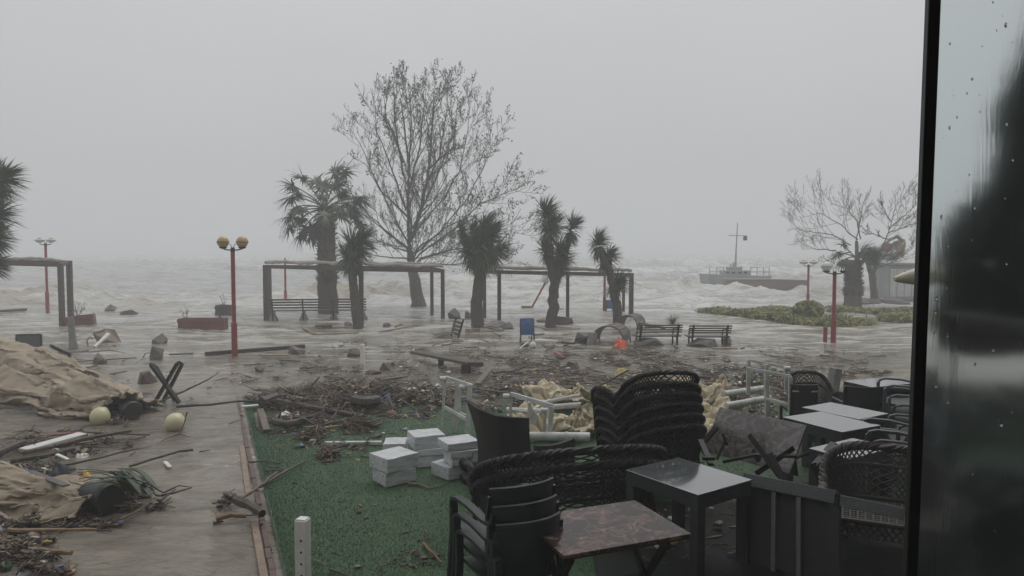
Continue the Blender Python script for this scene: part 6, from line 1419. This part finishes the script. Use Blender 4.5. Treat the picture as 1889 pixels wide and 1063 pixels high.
# heaps of fine debris
deb_mat = mat_attr('debris_mix', .5)
PAL_W = np.array([(.055, .038, .028), (.09, .062, .042), (.13, .09, .058), (.035, .028, .022), (.075, .05, .036), (.17, .12, .075), (.11, .07, .05), (.20, .15, .10), (.065, .06, .055)])
PAL_L = np.array([(.55, .54, .50), (.45, .40, .30), (.60, .58, .54), (.30, .10, .07), (.10, .18, .34), (.42, .34, .10), (.12, .20, .12), (.40, .24, .15), (.5, .5, .5)])
def pieces(px, py, zoff, L, W, T, tint, rs, tilt, dirs=None):
    n = len(px); x = (px - 944.5) / FOC; y = (531.5 - py) / FOC; dy = math.cos(PITCH) + y * math.sin(PITCH); dz = y * math.cos(PITCH) - math.sin(PITCH); t = -CAM_H / dz
    C = np.stack([x * t, dy * t, zoff], -1); a = rs.rand(n) * PI if dirs is None else dirs + rs.randn(n) * .7; e = rs.randn(n) * tilt
    d = np.stack([np.cos(a) * np.cos(e), np.sin(a) * np.cos(e), np.sin(e)], -1); s = np.stack([-np.sin(a), np.cos(a), rs.randn(n) * .25], -1); s /= np.linalg.norm(s, axis=1)[:, None]; u = np.cross(d, s)
    vs = []
    bend = rs.randn(n) * .10
    for i, (fx, tp) in enumerate(((-.5, .7), (0.0, 1.0), (.5, .55))):
        for fy, fz in ((-1, -1), (1, -1), (1, 1), (-1, 1)):
            vs.append(C + d * (fx * L)[:, None] + s * (fy * .5 * tp * W + (bend * L if i == 1 else 0))[:, None] + u * (fz * .5 * tp * T)[:, None])
    Vv = np.stack(vs, 1).reshape(-1, 3)
    q = np.array([(0, 1, 5, 4), (1, 2, 6, 5), (2, 3, 7, 6), (3, 0, 4, 7), (4, 5, 9, 8), (5, 6, 10, 9), (6, 7, 11, 10), (7, 4, 8, 11), (0, 3, 2, 1), (8, 9, 10, 11)])
    Fq = (np.arange(n)[:, None, None] * 12 + q[None]).reshape(-1, 4)
    return Vv, Fq, np.repeat(tint, 12, 0)
def heap(name, label, zones, seed):
    """zones: (cx, cy, rx, ry, n, mound height, lmin, lmax, litter share)"""
    rs = np.random.RandomState(seed); AV = []; AF = []; AT_ = []; o = 0
    for cx, cy, rx, ry, n, mh, l0, l1, lit in zones:
        th = rs.rand(n) * 2 * PI; r = np.sqrt(rs.rand(n)) * (1 + .25 * np.sin(th * 3 + seed) + .15 * np.sin(th * 7 + cx)); px = cx + r * rx * np.cos(th); py = cy + r * ry * np.sin(th)
        k = fbm(px / 30, py / 12, 1.0, seed + 3, 3) > (.42 if mh > .05 else .47); px, py, r = px[k], py[k], r[k]; n = len(px)
        z = np.maximum(0, 1 - r ** 2) * mh * (rs.rand(n) ** .7) + .02 + .02 * rs.rand(n)
        L = l0 * .7 + (l1 - l0) * rs.rand(n) ** 4; z = z + (.075 if seed == 8 else 0); W = .005 + .022 * rs.rand(n) ** 4 + L * .012; T = W * (.4 + .6 * rs.rand(n))
        big = rs.rand(n) < .035; W[big] = .03 + .07 * rs.rand(big.sum()); L[big] = l0 + (l1 - l0) * .8 * rs.rand(big.sum()); T[big] = .012 + .02 * rs.rand(big.sum())
        tint = PAL_W[rs.randint(len(PAL_W), size=n)] * (.7 + .6 * rs.rand(n, 1)); isl = rs.rand(n) < lit
        tint[isl] = PAL_L[rs.randint(len(PAL_L), size=isl.sum())]; L[isl] = .018 + .075 * rs.rand(isl.sum()) ** 2.5; W[isl] = L[isl] * (.3 + .6 * rs.rand(isl.sum())); T[isl] = W[isl] * .4
        a, b_, c_ = pieces(px, py, z, L, W, T, tint, rs, .35 if mh > .05 else .10); AV.append(a); AF.append(b_ + o); AT_.append(c_); o += len(a)
    return np_mesh(name, np.concatenate(AV), np.concatenate(AF), deb_mat, np.concatenate(AT_), None, 'stuff', label)
heap('debris', 'tangled twigs, bark and litter heaped on the turf', [(655, 740, 165, 27, 4600, .22, .06, .7, .13), (560, 750, 90, 22, 1800, .16, .06, .6, .06), (760, 745, 80, 26, 2600, .2, .05, .5, .25), (660, 793, 34, 11, 700, .16, .1, .5, .03), (577, 813, 20, 12, 420, .16, .08, .4, .03), (668, 831, 30, 7, 420, .08, .06, .35, .05), (600, 800, 150, 50, 500, .03, .03, .3, .15), (605, 849, 17, 12, 420, .14, .06, .3, .02), (550, 783, 60, 14, 700, .1, .06, .5, .05)], 3)
heap('debris', 'drift of litter and broken wood behind the white stands', [(930, 735, 130, 28, 2600, .10, .05, .5, .22), (1080, 700, 170, 36, 3800, .05, .04, .45, .22), (1130, 655, 130, 16, 1700, .04, .05, .4, .16), (1230, 690, 150, 30, 3000, .05, .05, .45, .2), (1400, 725, 90, 44, 4200, .2, .05, .5, .28), (980, 672, 120, 20, 1100, .03, .06, .4, .16), (1400, 690, 110, 14, 800, .05, .05, .5, .15), (1570, 693, 70, 8, 500, .03, .05, .4, .15), (1520, 665, 120, 16, 420, .02, .06, .5, .15)], 4)
heap('debris', 'small drift floating on the shallow water', [(780, 690, 220, 40, 1700, .02, .04, .4, .22), (560, 690, 120, 36, 800, .02, .05, .4, .15), (900, 640, 260, 22, 1000, .02, .06, .5, .12), (1300, 660, 200, 22, 900, .02, .06, .45, .15), (200, 700, 200, 60, 260, .02, .06, .45, .15)], 5)
heap('debris', 'dark soaked debris among the planks beside the umbrellas', [(80, 962, 120, 20, 2000, .06, .02, .2, .05), (40, 1030, 85, 36, 3000, .09, .02, .2, .04), (110, 822, 140, 24, 900, .07, .03, .4, .07), (230, 925, 70, 22, 700, .10, .04, .4, .03), (435, 940, 36, 15, 520, .12, .03, .3, .03), (220, 775, 26, 12, 300, .08, .04, .3, .04), (60, 870, 80, 12, 500, .06, .05, .3, .05)], 6)
heap('turf_litter', 'leaf crumbs and pale flecks scattered over the turf', [(650, 920, 190, 120, 420, .02, .012, .05, .0), (700, 1020, 180, 60, 160, .02, .012, .06, .0), (640, 830, 160, 34, 420, .03, .015, .12, .0), (780, 1040, 60, 20, 140, .04, .015, .10, .0)], 7)
heap('debris', 'litter on the dark shade sheet under the furniture', [(1340, 960, 330, 90, 1500, .03, .03, .2, .12)], 8)
